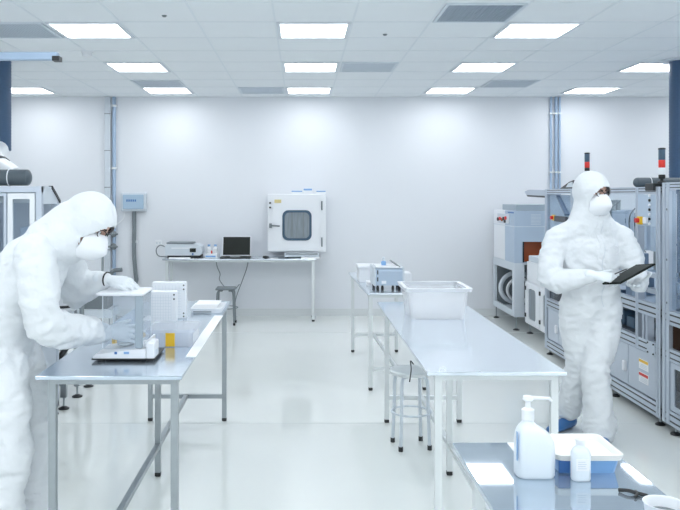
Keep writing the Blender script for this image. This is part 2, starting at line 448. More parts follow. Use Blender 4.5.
# ------------------------------------------------------------------ stools
def stool(name, label, x, y, h, r, mseat, mleg, sq=False):
    t = thing(name, label, 'stool', (x, y, 0))
    if sq:
        M().cbox(x - r, x + r, y - r, y + r, h - 0.025, h, 0.008).obj('seat', mseat, t)
    else:
        M().lathe(x, y, [(r * 0.9, h - 0.03), (r, h - 0.025), (r, h - 0.008), (r * 0.94, h)], 36).obj('seat', mseat, t, True)
    for i in range(4):
        a = PI / 4 + i * PI / 2 + (0.15 if not sq else 0)
        ca, sa = math.cos(a), math.sin(a)
        q = r * 1.15 if sq else r * 0.86
        p = [(x + ca * r * 0.5, y + sa * r * 0.5, h - 0.04), (x + ca * q * 0.86, y + sa * q * 0.86, h - 0.042), (x + ca * q, y + sa * q, h - 0.09),
             (x + ca * q * 1.03, y + sa * q * 1.03, h * 0.5), (x + ca * q * 1.12, y + sa * q * 1.12, 0.02)]
        l = M().tube(spline(p, 5), 0.011, 10).obj('leg', mleg, t, True)
        M().rod((p[-1][0], p[-1][1], 0), (p[-1][0], p[-1][1], 0.03), 0.015).obj('foot_cap', 'black', l, True)
    k = M(); zz = h * 0.45; q = (r * 1.15 if sq else r * 0.86) * 1.04
    ring = [(x + q * math.cos(a * PI / 16), y + q * math.sin(a * PI / 16), zz) for a in range(33)]
    k.tube(ring, 0.007, 8).obj('foot_ring', mleg, t, True)
    return t
stool('stool', 'round pale metal stool beside the middle table', 0.723, 5.13, 0.505, 0.142, 'tubew', mat('painted_tube', (0.62, 0.68, 0.74), 0.35, metal=0.1))
stool('stool', 'dark chrome stool under the back wall table', -0.96, 9.98, 0.47, 0.125, 'cable', 'cable', True)

# ------------------------------------------------------------------ back wall table items
TZ = 0.82
t = thing('printer', 'silver grey flat bench printer at the left end of the back wall table', 'printer', (-1.56, 10.38, TZ))
M().prism([(-1.78, TZ + 0.035), (-1.33, TZ + 0.035), (-1.30, TZ + 0.07), (-1.31, TZ + 0.155), (-1.36, TZ + 0.18), (-1.76, TZ + 0.185), (-1.79, TZ + 0.15)], 'y', 10.24, 10.54).obj('body', 'trunk', t)
M().cbox(-1.77, -1.42, 10.26, 10.52, TZ + 0.185, TZ + 0.205, 0.004).obj('lid', 'cable', t)
M().box(-1.46, -1.38, 10.234, 10.24, TZ + 0.08, TZ + 0.13).obj('display', 'screen', t)
M().rod((-1.42, 10.24, TZ + 0.055), (-1.42, 10.228, TZ + 0.055), 0.012).obj('button', 'bluel', t, True)
M().cbox(-1.76, -1.32, 10.26, 10.53, TZ, TZ + 0.035, 0.004).obj('base', 'black', t)
M().box(-1.70, -1.45, 10.236, 10.24, TZ + 0.125, TZ + 0.14).obj('trim_strip', 'white', t)
M().tube(spline([(-1.79, 10.45, TZ + 0.12), (-1.88, 10.42, TZ + 0.16), (-1.93, 10.40, TZ + 0.10), (-1.90, 10.40, TZ + 0.02), (-1.79, 10.42, TZ + 0.01)], 8), 0.007, 8).obj('cord', 'cable', smooth=True, label='grey cord looping at the left side of the bench printer', cat='cord')
M().box(-1.72, -1.45, 10.13, 10.225, TZ, TZ + 0.014).obj('paper_stack', 'paper', label='thin white paper stack lying in front of the bench printer', cat='paper')
t = thing('reagent_box', 'small white carton with blue label between printer and laptop', 'box', (-1.19, 10.3, TZ))
M().cbox(-1.26, -1.10, 10.22, 10.44, TZ, TZ + 0.06, 0.004).obj('carton', 'wplast', t)
M().box(-1.25, -1.12, 10.216, 10.22, TZ + 0.015, TZ + 0.035).obj('label_strip', 'bluep', t)
t = thing('reagent_bottle', 'left small white bottle standing on the carton beside the laptop', 'bottle', (-1.22, 10.34, TZ + 0.06), 'bottles beside the laptop')
M().lathe(-1.22, 10.34, [(0.028, TZ + 0.06), (0.03, TZ + 0.066), (0.03, TZ + 0.125), (0.014, TZ + 0.14), (0.014, TZ + 0.15)], 20).obj('body', 'wplast', t, True)
M().lathe(-1.22, 10.34, [(0.018, TZ + 0.15), (0.018, TZ + 0.175)], 20).obj('cap', 'bluep', t, True)
copy_tree(t, (0.085, 0, 0), 'right small white bottle standing on the carton beside the laptop')
M().lathe(-1.175, 10.26, [(0.010, TZ + 0.06), (0.010, TZ + 0.09), (0.004, TZ + 0.10)], 12).obj('stopper', 'red', smooth=True, label='tiny red stopper on the carton in front of the bottles', cat='stopper')
t = thing('laptop', 'open black laptop with a silver rim on the back wall table', 'laptop', (-0.86, 10.3, TZ))
M().cbox(-1.06, -0.665, 10.17, 10.42, TZ, TZ + 0.018, 0.003).obj('base', 'black', t)
sc = M(); sc.loft([[(-1.055, 10.42, TZ + 0.018), (-0.67, 10.42, TZ + 0.018), (-0.67, 10.50, TZ + 0.275), (-1.055, 10.50, TZ + 0.275)],
                   [(-1.055, 10.432, TZ + 0.016), (-0.67, 10.432, TZ + 0.016), (-0.67, 10.512, TZ + 0.273), (-1.055, 10.512, TZ + 0.273)]])
sc.obj('lid', 'white', t)
sc = M(); sc.loft([[(-1.043, 10.4205, TZ + 0.03), (-0.682, 10.4205, TZ + 0.03), (-0.682, 10.494, TZ + 0.266), (-1.043, 10.494, TZ + 0.266)],
                   [(-1.043, 10.424, TZ + 0.03), (-0.682, 10.424, TZ + 0.03), (-0.682, 10.4975, TZ + 0.266), (-1.043, 10.4975, TZ + 0.266)]])
sc.obj('screen', 'screen', t)
M().box(-1.0, -0.72, 10.28, 10.40, TZ + 0.018, TZ + 0.021).obj('keyboard', 'dark', t)
M().box(-0.93, -0.80, 10.20, 10.262, TZ + 0.018, TZ + 0.0205).obj('touchpad', 'trunk', t)
M().ell((-0.46, 10.2, TZ + 0.018), 0.045, 0.03, 0.018).obj('mouse', 'black', smooth=True, label='black computer mouse on the table right of the laptop', cat='mouse')
M().box(-0.40, -0.30, 10.15, 10.25, TZ, TZ + 0.003).obj('paper_sheet', 'paper', label='small white sheet on the table right of the black mouse', cat='paper')
M().tube(spline([(-1.16, 10.60, 0.805), (-1.14, 10.60, 0.68), (-1.10, 10.60, 0.58), (-1.10, 10.55, 0.50), (-1.0, 10.45, 0.40), (-0.90, 10.4, 0.38), (-0.82, 10.4, 0.46)], 8), 0.006, 8).obj('cord', 'cable', smooth=True, label='left grey cord hanging from the back table behind the chrome stool', cat='cord')
M().tube(spline([(-0.71, 10.62, 0.805), (-0.74, 10.61, 0.65), (-0.80, 10.60, 0.48), (-0.88, 10.55, 0.25), (-0.9, 10.5, 0.02)], 8), 0.006, 8).obj('cord', 'cable', smooth=True, label='right grey cord hanging from the back table below the laptop', cat='cord')

# pass box on the wall
t = thing('pass_box', 'white wall pass box with a rounded grey window above the table', 'pass box', (-0.06, 10.4, 0.90))
M().cbox(-0.44, 0.33, 10.30, 10.649, 0.90, 1.665, 0.008, 'y').obj('cabinet', 'white', t)
d = M()
outer = rrect(-0.375, 0.245, 0.915, 1.65, 0.02); inner = rrect(-0.235, 0.13, 1.06, 1.44, 0.07)
def frame_plate(mb, outer, inner, y0, y1, ax='y'):
    def p3(p, a): return (p[0], a, p[1]) if ax == 'y' else (a, p[0], p[1])
    n = len(outer); b = len(mb.v)
    for ring, a in ((outer, y0), (inner, y0), (inner, y1), (outer, y1)):
        mb.v += [V(p3(p, a)) for p in ring]
    for r in range(4):
        for i in range(n):
            j = (i + 1) % n; r2 = (r + 1) % 4
            mb.f.append([b + r * n + i, b + r * n + j, b + r2 * n + j, b + r2 * n + i])
frame_plate(d, outer, inner, 10.28, 10.299)
door = d.obj('door', 'white', t)
g = M(); frame_plate(g, rrect(-0.245, 0.14, 1.05, 1.45, 0.075), rrect(-0.215, 0.11, 1.08, 1.42, 0.06), 10.268, 10.2795)
g.obj('window_gasket', 'alud2', door)
w = M().prism(rrect(-0.23, 0.125, 1.065, 1.435, 0.065), 'y', 10.285, 10.295); w.obj('window_pane', 'tray', door)
x = M()
for xx in (-0.13, 0.02): x.box(xx, xx + 0.02, 10.282, 10.285, 1.10, 1.42)
x.obj('inner_rail', 'cable', door)
M().rod((-0.40, 10.27, 1.25), (-0.28, 10.262, 1.24), 0.010).cbox(-0.42, -0.385, 10.265, 10.30, 1.215, 1.275, 0.004).obj('handle', 'cable', door)
for z in (1.545, 1.485): M().rod((-0.408, 10.30, z), (-0.408, 10.285, z), 0.013).obj('button', 'black', t, True)
M().cbox(-0.35, -0.26, 10.272, 10.279, 1.545, 1.59, 0.002, 'y').obj('warning_sticker', mat('pale_yellow', (0.72, 0.62, 0.30), 0.6), t)
for z in (1.45, 0.97): M().rod((0.275, 10.285, z), (0.275, 10.285, z + 0.12), 0.009).obj('hinge', 'cable', t, True)
t2 = thing('instrument_tray', 'flat grey instrument standing below the white pass box', 'instrument', (0.03, 10.4, TZ))
M().cbox(-0.22, 0.24, 10.28, 10.58, TZ + 0.012, TZ + 0.072, 0.006).obj('body', 'trunk', t2)
M().box(-0.20, 0.22, 10.276, 10.28, TZ + 0.045, TZ + 0.06).obj('slot', 'cable', t2)
for xx in (-0.19, 0.19): M().box(xx - 0.02, xx + 0.02, 10.3, 10.56, TZ, TZ + 0.012).obj('foot', 'black', t2)
M().box(0.0, 0.25, 10.14, 10.26, TZ, TZ + 0.012).obj('paper_stack', 'paper', label='white papers lying below the right side of the pass box', cat='paper')
for i, (x0, x1, hh, L) in enumerate(((-0.13, 0.02, 0.045, 'left small white and blue carton on top of the pass box'), (0.03, 0.15, 0.075, 'middle and tallest white and blue carton on the pass box'), (0.20, 0.33, 0.045, 'right small white and blue carton on top of the pass box'))):
    t = thing('glove_box', L, 'carton', ((x0 + x1) / 2, 10.4, 1.665), 'small cartons on top of the pass box')
    M().cbox(x0, x1, 10.34, 10.5, 1.665, 1.665 + hh, 0.003).obj('carton', 'wplast', t)
    M().box(x0 + 0.004, x1 - 0.004, 10.337, 10.34, 1.665 + hh * 0.60, 1.665 + hh * 0.93).obj('label_strip', 'bluep', t)

# ------------------------------------------------------------------ left table items
Z = 0.86
t = thing('analytical_balance', 'white analytical balance with a clear draft shield under the gloved hands', 'balance', (-0.82, 3.83, Z))
bd = M()
bd.prism([(-0.985, Z + 0.012), (-0.735, Z + 0.012), (-0.735, Z + 0.060), (-0.80, Z + 0.057), (-0.975, Z + 0.034), (-0.985, Z + 0.026)], 'y', 3.69, 3.95)
bd.cbox(-0.7345, -0.695, 3.692, 3.81, Z + 0.012, Z + 0.090, 0.005)
bd.prism([(-0.76, Z + 0.061), (-0.735, Z + 0.0605), (-0.735, Z + 0.088), (-0.745, Z + 0.088)], 'y', 3.74, 3.94)
bd.obj('housing', 'white', t)
M().box(-0.99, -0.692, 3.688, 3.955, Z + 0.010, Z + 0.0165).obj('bottom_seal', 'black', t)
for (x, y) in ((-0.95, 3.72), (-0.72, 3.72), (-0.95, 3.92), (-0.72, 3.92)):
    M().rod((x, y, Z), (x, y, Z + 0.011), 0.018).obj('foot', 'black', t, True)
M().box(-0.882, -0.870, 3.687, 3.69, Z + 0.037, Z + 0.048).obj('badge', 'bluel', t)
M().box(-0.838, -0.813, 3.687, 3.69, Z + 0.038, Z + 0.048).obj('badge', 'bluep', t)
M().box(-0.695, -0.693, 3.73, 3.78, Z + 0.03, Z + 0.05).obj('connector_plate', 'trunk', t)
M().lathe(-0.86, 3.83, [(0.04, Z + 0.056), (0.04, Z + 0.062), (0.012, Z + 0.064)], 24).obj('weighing_pan', 'tube', t, True)
TOPZ = 1.170
M().cbox(-0.790, -0.755, 3.71, 3.73, Z + 0.060, TOPZ, 0.003).obj('post', 'postg', t)
p = M()
p.box(-0.945, -0.791, 3.716, 3.719, Z + 0.056, TOPZ)
p.box(-0.758, -0.755, 3.731, 3.93, Z + 0.088, TOPZ).box(-0.945, -0.756, 3.931, 3.934, Z + 0.060, TOPZ)
p.obj('draft_shield', 'acry', t)
for (x, y) in ((-0.945, 3.717), (-0.945, 3.932), (-0.757, 3.932)): M().box(x - 0.002, x + 0.002, y - 0.002, y + 0.002, Z + 0.060, TOPZ).obj('shield_edge', 'trunk', t)
M().cbox(-0.975, -0.748, 3.70, 3.945, TOPZ, TOPZ + 0.014, 0.004).obj('top_cover', 'white', t)

for nm, (x0, x1, y0, y1, h), L in (('a', (-0.875, -0.722, 4.52, 4.57, 0.232), 'nearer white perforated upright box on the left steel table'),
                                  ('b', (-0.95, -0.735, 4.98, 5.04, 0.233), 'farther and wider white perforated upright box on the left table')):
    t = thing('perforated_box', L, 'instrument box', ((x0 + x1) / 2, (y0 + y1) / 2, Z), 'white perforated boxes on the left table')
    M().cbox(x0, x1, y0, y1, Z, Z + h, 0.004).obj('case', 'white', t)
    gl = M()
    for k in range(1, 9): 
        xx = x0 + (x1 - x0) * k / 10; gl.box(xx - 0.0008, xx + 0.0008, y0 - 0.001, y0, Z + 0.02, Z + h - 0.02)
    for k in range(1, 12):
        zz = Z + 0.01 + (h - 0.03) * k / 12; gl.box(x0 + 0.006, x1 - 0.03, y0 - 0.001, y0, zz - 0.0008, zz + 0.0008)
    gl.obj('grid_front', 'trunk', t)
    hh = [Z + h - 0.02, Z + h - 0.045] + ([Z + 0.035, Z + 0.015] if nm == 'b' else [])
    for z in hh: M().rod((x1 - 0.014, y0 - 0.002, z), (x1 - 0.014, y0, z), 0.005).obj('hole', 'black', t, True)

t = thing('sample_box', 'clear plastic box with yellow tape beside the balance', 'plastic box', (-0.68, 4.2, Z))
b = M(); o_ = rrect(-0.80, -0.565, 4.05, 4.34, 0.03); i_ = rrect(-0.795, -0.57, 4.055, 4.335, 0.027)
n = len(o_)
b.loft([[(x, y, Z) for x, y in o_], [(x * 1.0, y, Z + 0.075) for x, y in o_], [(x, y, Z + 0.075) for x, y in i_], [(x, y, Z + 0.004) for x, y in i_]])
b.obj('body', 'bag', t)
M().loft([[(x, y, Z + 0.075) for x, y in rrect(-0.812, -0.553, 4.04, 4.35, 0.03)], [(x, y, Z + 0.09) for x, y in rrect(-0.805, -0.56, 4.045, 4.345, 0.03)]]).obj('lid', 'bag', t)
M().box(-0.703, -0.655, 4.046, 4.0495, Z + 0.004, Z + 0.074).obj('tape', 'yellow', t)
M().box(-0.985, -0.968, 4.06, 4.10, Z, Z + 0.08).obj('sample_vial', 'yellow', label='yellow marked slim carton partly behind the near glove', cat='carton')

t = thing('document_tray', 'white tray with loose papers at the far end of the left table', 'tray', (-0.65, 5.35, Z))
M().loft([[(x, y, z) for x, y in rrect(-0.735 - k, -0.535 + k, 5.22 - k, 5.52 + k, 0.03)] for z, k in ((Z, 0), (Z + 0.03, 0.008), (Z + 0.03, 0.004))]).obj('tray', 'white', t)
pp = M()
for i in range(4): pp.box(-0.735 + 0.006 * i, -0.57 + 0.004 * i, 5.24 + 0.01 * i, 5.49, Z + 0.0305 + 0.005 * i, Z + 0.0345 + 0.005 * i)
pp.obj('paper', 'paper', t)
M().box(-0.72, -0.60, 5.213, 5.217, Z + 0.006, Z + 0.012).obj('painted_rim_shadow', 'cable', t)  # dark strip standing in for the shade below the tray rim
M().loft([[(-0.562, 3.80, Z + 0.0005), (-0.512, 3.80, Z + 0.0005), (-0.512, 3.80, Z + 0.003), (-0.562, 3.80, Z + 0.003)],
          [(-0.568, 4.45, Z + 0.0005), (-0.511, 4.45, Z + 0.0005), (-0.511, 4.45, Z + 0.003), (-0.568, 4.45, Z + 0.003)],
          [(-0.566, 5.10, Z + 0.0005), (-0.509, 5.10, Z + 0.0005), (-0.509, 5.10, Z + 0.003), (-0.566, 5.10, Z + 0.003)]]).obj('paper_strip', 'paper', label='long white paper strip along the right edge of the left table', cat='paper')

# ------------------------------------------------------------------ storage box, middle table
t = thing('storage_box', 'large milky clear plastic storage box on the middle table', 'storage box', (0.87, 5.13, Z))
b = M()
def rr(x0, x1, y0, y1, r, z): return [(x, y, z) for x, y in rrect(x0, x1, y0, y1, r)]
b.loft([rr(0.70, 1.04, 4.95, 5.29, 0.03, Z), rr(0.675, 1.065, 4.93, 5.32, 0.03, Z + 0.19), rr(0.679, 1.061, 4.934, 5.316, 0.028, Z + 0.19), rr(0.704, 1.036, 4.954, 5.286, 0.028, Z + 0.004)])
b.obj('tub', 'milky', t)
r = M(); r.loft([rr(0.66, 1.08, 4.91, 5.335, 0.03, Z + 0.178), rr(0.655, 1.085, 4.905, 5.34, 0.03, Z + 0.20), rr(0.685, 1.055, 4.94, 5.31, 0.03, Z + 0.20), rr(0.680, 1.06, 4.935, 5.315, 0.03, Z + 0.178), rr(0.66, 1.08, 4.91, 5.335, 0.03, Z + 0.178)], False)
r.obj('rim', mat('milky_rim', (0.74, 0.77, 0.81), 0.35), t)
M().tube(spline([(0.565, 3.92, 0.80), (0.548, 3.9, 0.82), (0.548, 3.88, 0.78), (0.54, 3.88, 0.72)], 6), 0.003, 8).obj('cord', 'black', smooth=True, label='short black cord with plug hanging at the middle table left edge', cat='cord')

# ------------------------------------------------------------------ far small table items
FZ = 0.83
t = thing('bench_sealer', 'grey bench box on black feet with a blue bottle on top', 'instrument', (0.76, 6.85, FZ))
M().prism([(6.68, FZ + 0.045), (7.02, FZ + 0.045), (7.02, FZ + 0.19), (6.72, FZ + 0.19), (6.68, FZ + 0.165)], 'x', 0.64, 0.87).obj('housing', 'panelb', t)
M().cbox(0.622, 0.64, 6.67, 7.03, FZ + 0.04, FZ + 0.20, 0.004).cbox(0.87, 0.885, 6.67, 7.03, FZ + 0.04, FZ + 0.20, 0.004).obj('side_cheek', 'trunk', t)
M().cbox(0.645, 0.865, 6.70, 7.0, FZ + 0.19, FZ + 0.205, 0.003).obj('lid', 'white', t)
M().rod((0.85, 6.70, FZ + 0.20), (0.80, 6.98, FZ + 0.235), 0.007).obj('lever', 'cable', t, True)
for z in (FZ + 0.14, FZ + 0.08): M().box(0.652, 0.662, 6.676, 6.681, z, z + 0.035).obj('switch', 'black', t)
M().box(0.69, 0.73, 6.677, 6.68, FZ + 0.06, FZ + 0.085).obj('label_plate', 'white', t)
for (x, y) in ((0.66, 6.71), (0.70, 6.71), (0.79, 6.71), (0.845, 6.71), (0.65, 6.98), (0.86, 6.98)):
    M().lathe(x, y, [(0.011, FZ), (0.013, FZ + 0.02), (0.008, FZ + 0.046)], 14).obj('foot', 'black', t, True)
t = thing('reagent_bottle', 'tiny blue bottle with white cap on the grey bench box', 'bottle', (0.725, 6.85, FZ + 0.205))
M().lathe(0.725, 6.85, [(0.02, FZ + 0.205), (0.022, FZ + 0.21), (0.022, FZ + 0.235), (0.012, FZ + 0.243)], 18).obj('body', 'bluep', t, True)
M().lathe(0.725, 6.85, [(0.012, FZ + 0.243), (0.012, FZ + 0.268), (0.005, FZ + 0.275)], 14).obj('cap', 'trunk', t, True)
t = thing('paper_carton', 'white carton on the far small table behind the grey box', 'carton', (0.60, 7.4, FZ))
M().cbox(0.545, 0.70, 7.3, 7.6, FZ, FZ + 0.13, 0.004).obj('carton', 'white', t)
M().cbox(0.535, 0.71, 7.29, 7.61, FZ + 0.13, FZ + 0.155, 0.003).obj('lid', 'white', t)
M().cbox(0.90, 0.99, 7.0, 7.2, FZ, FZ + 0.12, 0.004).obj('carton', 'white', label='small white carton right of the grey box on the far table', cat='carton')
M().box(0.60, 0.70, 7.06, 7.22, FZ, FZ + 0.03).obj('paper_stack', 'paper', label='small paper stack between white carton and grey box', cat='paper')

# ------------------------------------------------------------------ front table items
t = thing('pump_bottle', 'large white pump bottle on the front right steel table', 'bottle', (0.66, 2.2, Z))
secs = []
for z, x0, x1, d in ((0, 0.607, 0.708, 0.034), (0.006, 0.603, 0.712, 0.037), (0.06, 0.603, 0.713, 0.038), (0.095, 0.604, 0.711, 0.038), (0.117, 0.606, 0.700, 0.037),
                     (0.130, 0.610, 0.686, 0.034), (0.141, 0.617, 0.667, 0.028), (0.150, 0.624, 0.657, 0.018), (0.158, 0.626, 0.654, 0.015)):
    r = min((x1 - x0) / 2, d) * 0.75
    secs.append([(x, y, Z + z) for x, y in rrect(x0, x1, 2.2 - d, 2.2 + d, r)])
M().loft(secs).obj('body', 'bottle', t, 'all')
M().lathe(0.640, 2.2, [(0.0175, Z + 0.157), (0.0175, Z + 0.186), (0.008, Z + 0.192), (0.007, Z + 0.210)], 24).obj('pump_collar', 'wplast', t, True)
M().lathe(0.640, 2.2, [(0.010, Z + 0.209), (0.015, Z + 0.213), (0.013, Z + 0.223)], 20).rod((0.632, 2.2, Z + 0.219), (0.703, 2.2, Z + 0.216), 0.0065, 0.0045).rod((0.700, 2.2, Z + 0.216), (0.706, 2.2, Z + 0.208), 0.004).obj('pump_nozzle', 'wplast', t, True)
M().loft([[(x, y, Z + z) for x, y in ((0.6020, 2.180), (0.6025, 2.171), (0.6035, 2.172), (0.6035, 2.182))] for z in (0.05, 0.13)]).obj('blue_mark', 'bluep', t)
t = thing('spray_bottle', 'small white bottle in front of the blue tub', 'bottle', (0.775, 2.17, Z))
bd = M(); c = 0.776
bd.loft([[(x, y, Z + z) for x, y in rrect(c - a, c + a, 2.165 - b_, 2.165 + b_, min(a, b_) * 0.8)] for z, a, b_ in ((0, 0.024, 0.016), (0.004, 0.026, 0.018), (0.075, 0.026, 0.018), (0.088, 0.020, 0.016), (0.094, 0.012, 0.011), (0.098, 0.012, 0.011))])
bd.obj('body', 'bottle', t, 'all')
M().lathe(c, 2.165, [(0.0135, Z + 0.098), (0.0135, Z + 0.112), (0.009, Z + 0.118)], 20).obj('cap', 'wplast', t, True)
M().box(c - 0.018, c + 0.018, 2.1462, 2.147, Z + 0.03, Z + 0.062).obj('label_strip', 'paper', t)
lt = M()
for i in range(4): lt.box(c - 0.014, c + 0.010 - 0.003 * (i % 2), 2.1455, 2.1462, Z + 0.036 + i * 0.006, Z + 0.0378 + i * 0.006)
lt.obj('print_lines', 'trunk', t)
t = thing('wipe_tub', 'open white rimmed tub with a blue body behind the small bottle', 'tub', (0.82, 2.32, Z))
b = M(); b.loft([rr(0.735, 0.897, 2.215, 2.38, 0.02, Z), rr(0.728, 0.905, 2.206, 2.39, 0.02, Z + 0.040)])
b.obj('body', 'bluep', t)
b = M(); b.loft([rr(0.722, 0.911, 2.20, 2.396, 0.022, Z + 0.040), rr(0.718, 0.915, 2.195, 2.40, 0.022, Z + 0.056), rr(0.726, 0.907, 2.204, 2.392, 0.02, Z + 0.056), rr(0.732, 0.901, 2.21, 2.386, 0.02, Z + 0.041)])
b.obj('rim', mat('ivory_rim', (0.86, 0.86, 0.82), 0.4), t)
M().box(0.729, 0.760, 2.2065, 2.2085, Z + 0.004, Z + 0.042).obj('printed_patch', 'bluel', t)
M().box(0.655, 0.712, 2.28, 2.478, Z, Z + 0.004).obj('paper_sheet', 'paper', label='white sheet behind the pump bottle on the front table', cat='paper')
t = thing('clip', 'small black clip lying on the front table near the white cup', 'clip', (0.87, 2.04, Z))
M().tube(spline([(0.845, 2.075, Z + 0.005), (0.865, 2.06, Z + 0.009), (0.885, 2.05, Z + 0.006), (0.905, 2.035, Z + 0.005)], 5), 0.005, 8).obj('arm', 'black', t, True)
M().tube([(0.87, 2.03, Z + 0.004), (0.885, 2.05, Z + 0.007), (0.888, 2.07, Z + 0.004)], 0.004, 8).obj('lever', 'black', t, True)
t = thing('cup', 'white cup with grey inside at the lower right corner', 'cup', (0.825, 1.77, Z))
M().lathe(0.825, 1.77, [(0.034, Z), (0.044, Z + 0.088), (0.047, Z + 0.092), (0.044, Z + 0.092), (0.041, Z + 0.086), (0.032, Z + 0.006)], 36).obj('cup_body', 'white', t, True)
M().lathe(0.825, 1.77, [(0.0385, Z + 0.066), (0.0385, Z + 0.068)], 30).obj('cup_content', 'cable', t)

# ------------------------------------------------------------------ suspended rail and ducts
t = thing('ceiling_rail', 'silver suspended ceiling rail with a dark end at upper left', 'rail', (-2.3, 5.5, 2.6))
M().cbox(-3.4, -1.71, 5.47, 5.53, 2.60, 2.655, 0.006, 'x').obj('profile', 'steelp', t)
M().box(-1.745, -1.695, 5.463, 5.537, 2.592, 2.625).obj('end_cap', 'black', t)
M().rod((-3.2, 5.5, 2.655), (-3.2, 5.5, 2.989), 0.006).rod((-2.3, 5.5, 2.655), (-2.3, 5.5, 2.989), 0.004).obj('hanger', 'alu', t, True)
def ribbed(p0, p1, r, step=0.03, n=22):
    p0, p1 = V(p0), V(p1); L = (p1 - p0).length; k = int(L / step); pts = []; rs = []
    for i in range(k * 2 + 1):
        pts.append(p0.lerp(p1, i / (2 * k))); rs.append(r if i % 2 else r * 0.98)
    return M().tube(pts, rs, n)
t = thing('exhaust_hose', 'dark blue ribbed exhaust hose hanging from the ceiling at left', 'hose', (-3.0, 7.74, 2.09))
ribbed((-3.0, 7.74, 2.09), (-3.0, 7.74, 2.985), 0.12).obj('hose', 'navy', t, True)
M().tube([(-3.0, 7.74, 2.10), (-2.80, 7.1, 2.0), (-2.42, 6.3, 1.885), (-2.07, 5.68, 1.80)], [0.10, 0.085, 0.07, 0.05], 16).obj('white_sleeve', 'wplast', t, True)
M().rod((-2.44, 6.34, 1.895), (-2.40, 6.26, 1.88), 0.076).obj('clamp_band', 'black', t, True)
t = thing('duct_pipe', 'dark grey round duct lying on top of the left cabinet', 'duct', (-2.3, 5.6, 1.715))
M().tube([(-3.0, 5.6, 1.775), (-1.96, 5.6, 1.775)], 0.058, 24, dome=False).ell((-1.965, 5.6, 1.775), 0.03, 0.058, 0.058).obj('pipe', 'hose', t, True)
M().tube([(-2.09 + 0.061 * 0, 5.6 + 0.061 * math.cos(a * PI / 12), 1.775 + 0.061 * math.sin(a * PI / 12)) for a in range(25)], 0.004, 6).obj('strap', 'white', t, True)
t = thing('exhaust_hose', 'dark blue hose with dotted print hanging from the ceiling at right', 'hose', (3.78, 7.74, 1.72))
ribbed((3.78, 7.74, 1.715), (3.78, 7.74, 2.98), 0.12).obj('hose', 'navy', t, True)
M().lathe(3.78, 7.74, [(0.2, 2.975), (0.2, 2.988)], 28).obj('flange', 'lampf', t, True)
dd = M()
for i in range(34):
    if i % 7 == 3: continue
    a = -PI / 2 - 0.25; z = 2.1 + i * 0.022
    px_, py_ = 3.78 + 0.123 * math.cos(a), 7.74 + 0.123 * math.sin(a)
    dd.box(px_ - 0.004, px_ + 0.004, py_ - 0.003, py_, z, z + 0.012)
dd.obj('printed_dots', 'white', t)

# ------------------------------------------------------------------ production machines, right side
FX = 2.55                                  # front plane of the line, facing the aisle
def rail(parent, y0, y1, z0, z1, x=FX, d=0.045, face=-1):
    """grooved aluminium profile running along Y"""
    h = (z1 - z0); m = M()
    m.box(x + 0.006, x + d, y0, y1, z0, z1)
    for a, b in ((0, 0.22), (0.34, 0.66), (0.78, 1)): m.box(x, x + 0.006, y0, y1, z0 + a * h, z0 + b * h)
    r = m.obj('profile_rail', 'alu', parent)
    g = M()
    for a, b in ((0.22, 0.34), (0.66, 0.78)): g.box(x + 0.002, x + 0.0065, y0, y1, z0 + a * h, z0 + b * h)
    g.obj('groove', 'black', r)
def post(parent, y, w, z0, z1, x=FX - 0.003, d=0.05, groove=True):
    m = M()
    if groove:
        m.box(x + 0.005, x + d, y - w / 2, y + w / 2, z0, z1)
        m.box(x, x + 0.005, y - w / 2, y - w * 0.1, z0, z1).box(x, x + 0.005, y + w * 0.1, y + w / 2, z0, z1)
    else: m.box(x, x + d, y - w / 2, y + w / 2, z0, z1)
    m.obj('profile_post', 'alu', parent)
def foot(parent, x, y, z1=0.06, r=0.035):
    M().lathe(x, y, [(r, 0), (r, 0.008), (r * 0.5, 0.018), (0.012, 0.022)], 18).obj('levelling_foot', 'black', parent, True)
    M().rod((x, y, 0.02), (x, y, z1), 0.008, n=10).obj('foot_screw', 'tube', parent, True)
def estop(parent, x, y, z, r=0.018):
    M().cbox(x - 0.02, x, y - 0.035, y + 0.035, z - 0.03, z + 0.03, 0.003, 'x').obj('switch_box', 'yellow', parent)
    M().rod((x - 0.02, y, z), (x - 0.045, y, z), r).obj('emergency_button', 'red', parent, True)

B = thing('assembly_machine', 'long aluminium framed assembly machine behind the standing person', 'machine', (3.2, 6.84, 0))
y0, y1 = 5.53, 8.15; xb = 3.95
rail(B, y0, y1, 0.06, 0.16); rail(B, y0, y1, 0.49, 0.58); rail(B, y0, y1, 0.765, 0.86); rail(B, y0, y1, 1.66, 1.71)
fr = M()
for (x, z) in ((xb, 0.11), (xb, 0.535), (xb, 1.685)): fr.bar((x, y0, z), (x, y1, z), 0.045)
for y in (y0 + 0.022, 6.7, y1 - 0.022):
    for z in (0.11, 0.535, 0.815, 1.685): fr.bar((FX + 0.05, y, z), (xb, y, z), 0.045)
    fr.bar((xb, y, 0.06), (xb, y, 1.70), 0.045)
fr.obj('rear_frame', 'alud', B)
post(B, 5.565, 0.07, 0.06, 1.71); post(B, 5.92, 0.045, 0.49, 1.71); post(B, 6.62, 0.045, 0.06, 1.71)
post(B, 7.35, 0.045, 0.06, 1.71); post(B, 8.12, 0.06, 0.06, 1.71); post(B, 5.75, 0.03, 0.58, 0.77); post(B, 5.81, 0.03, 0.58, 0.77)
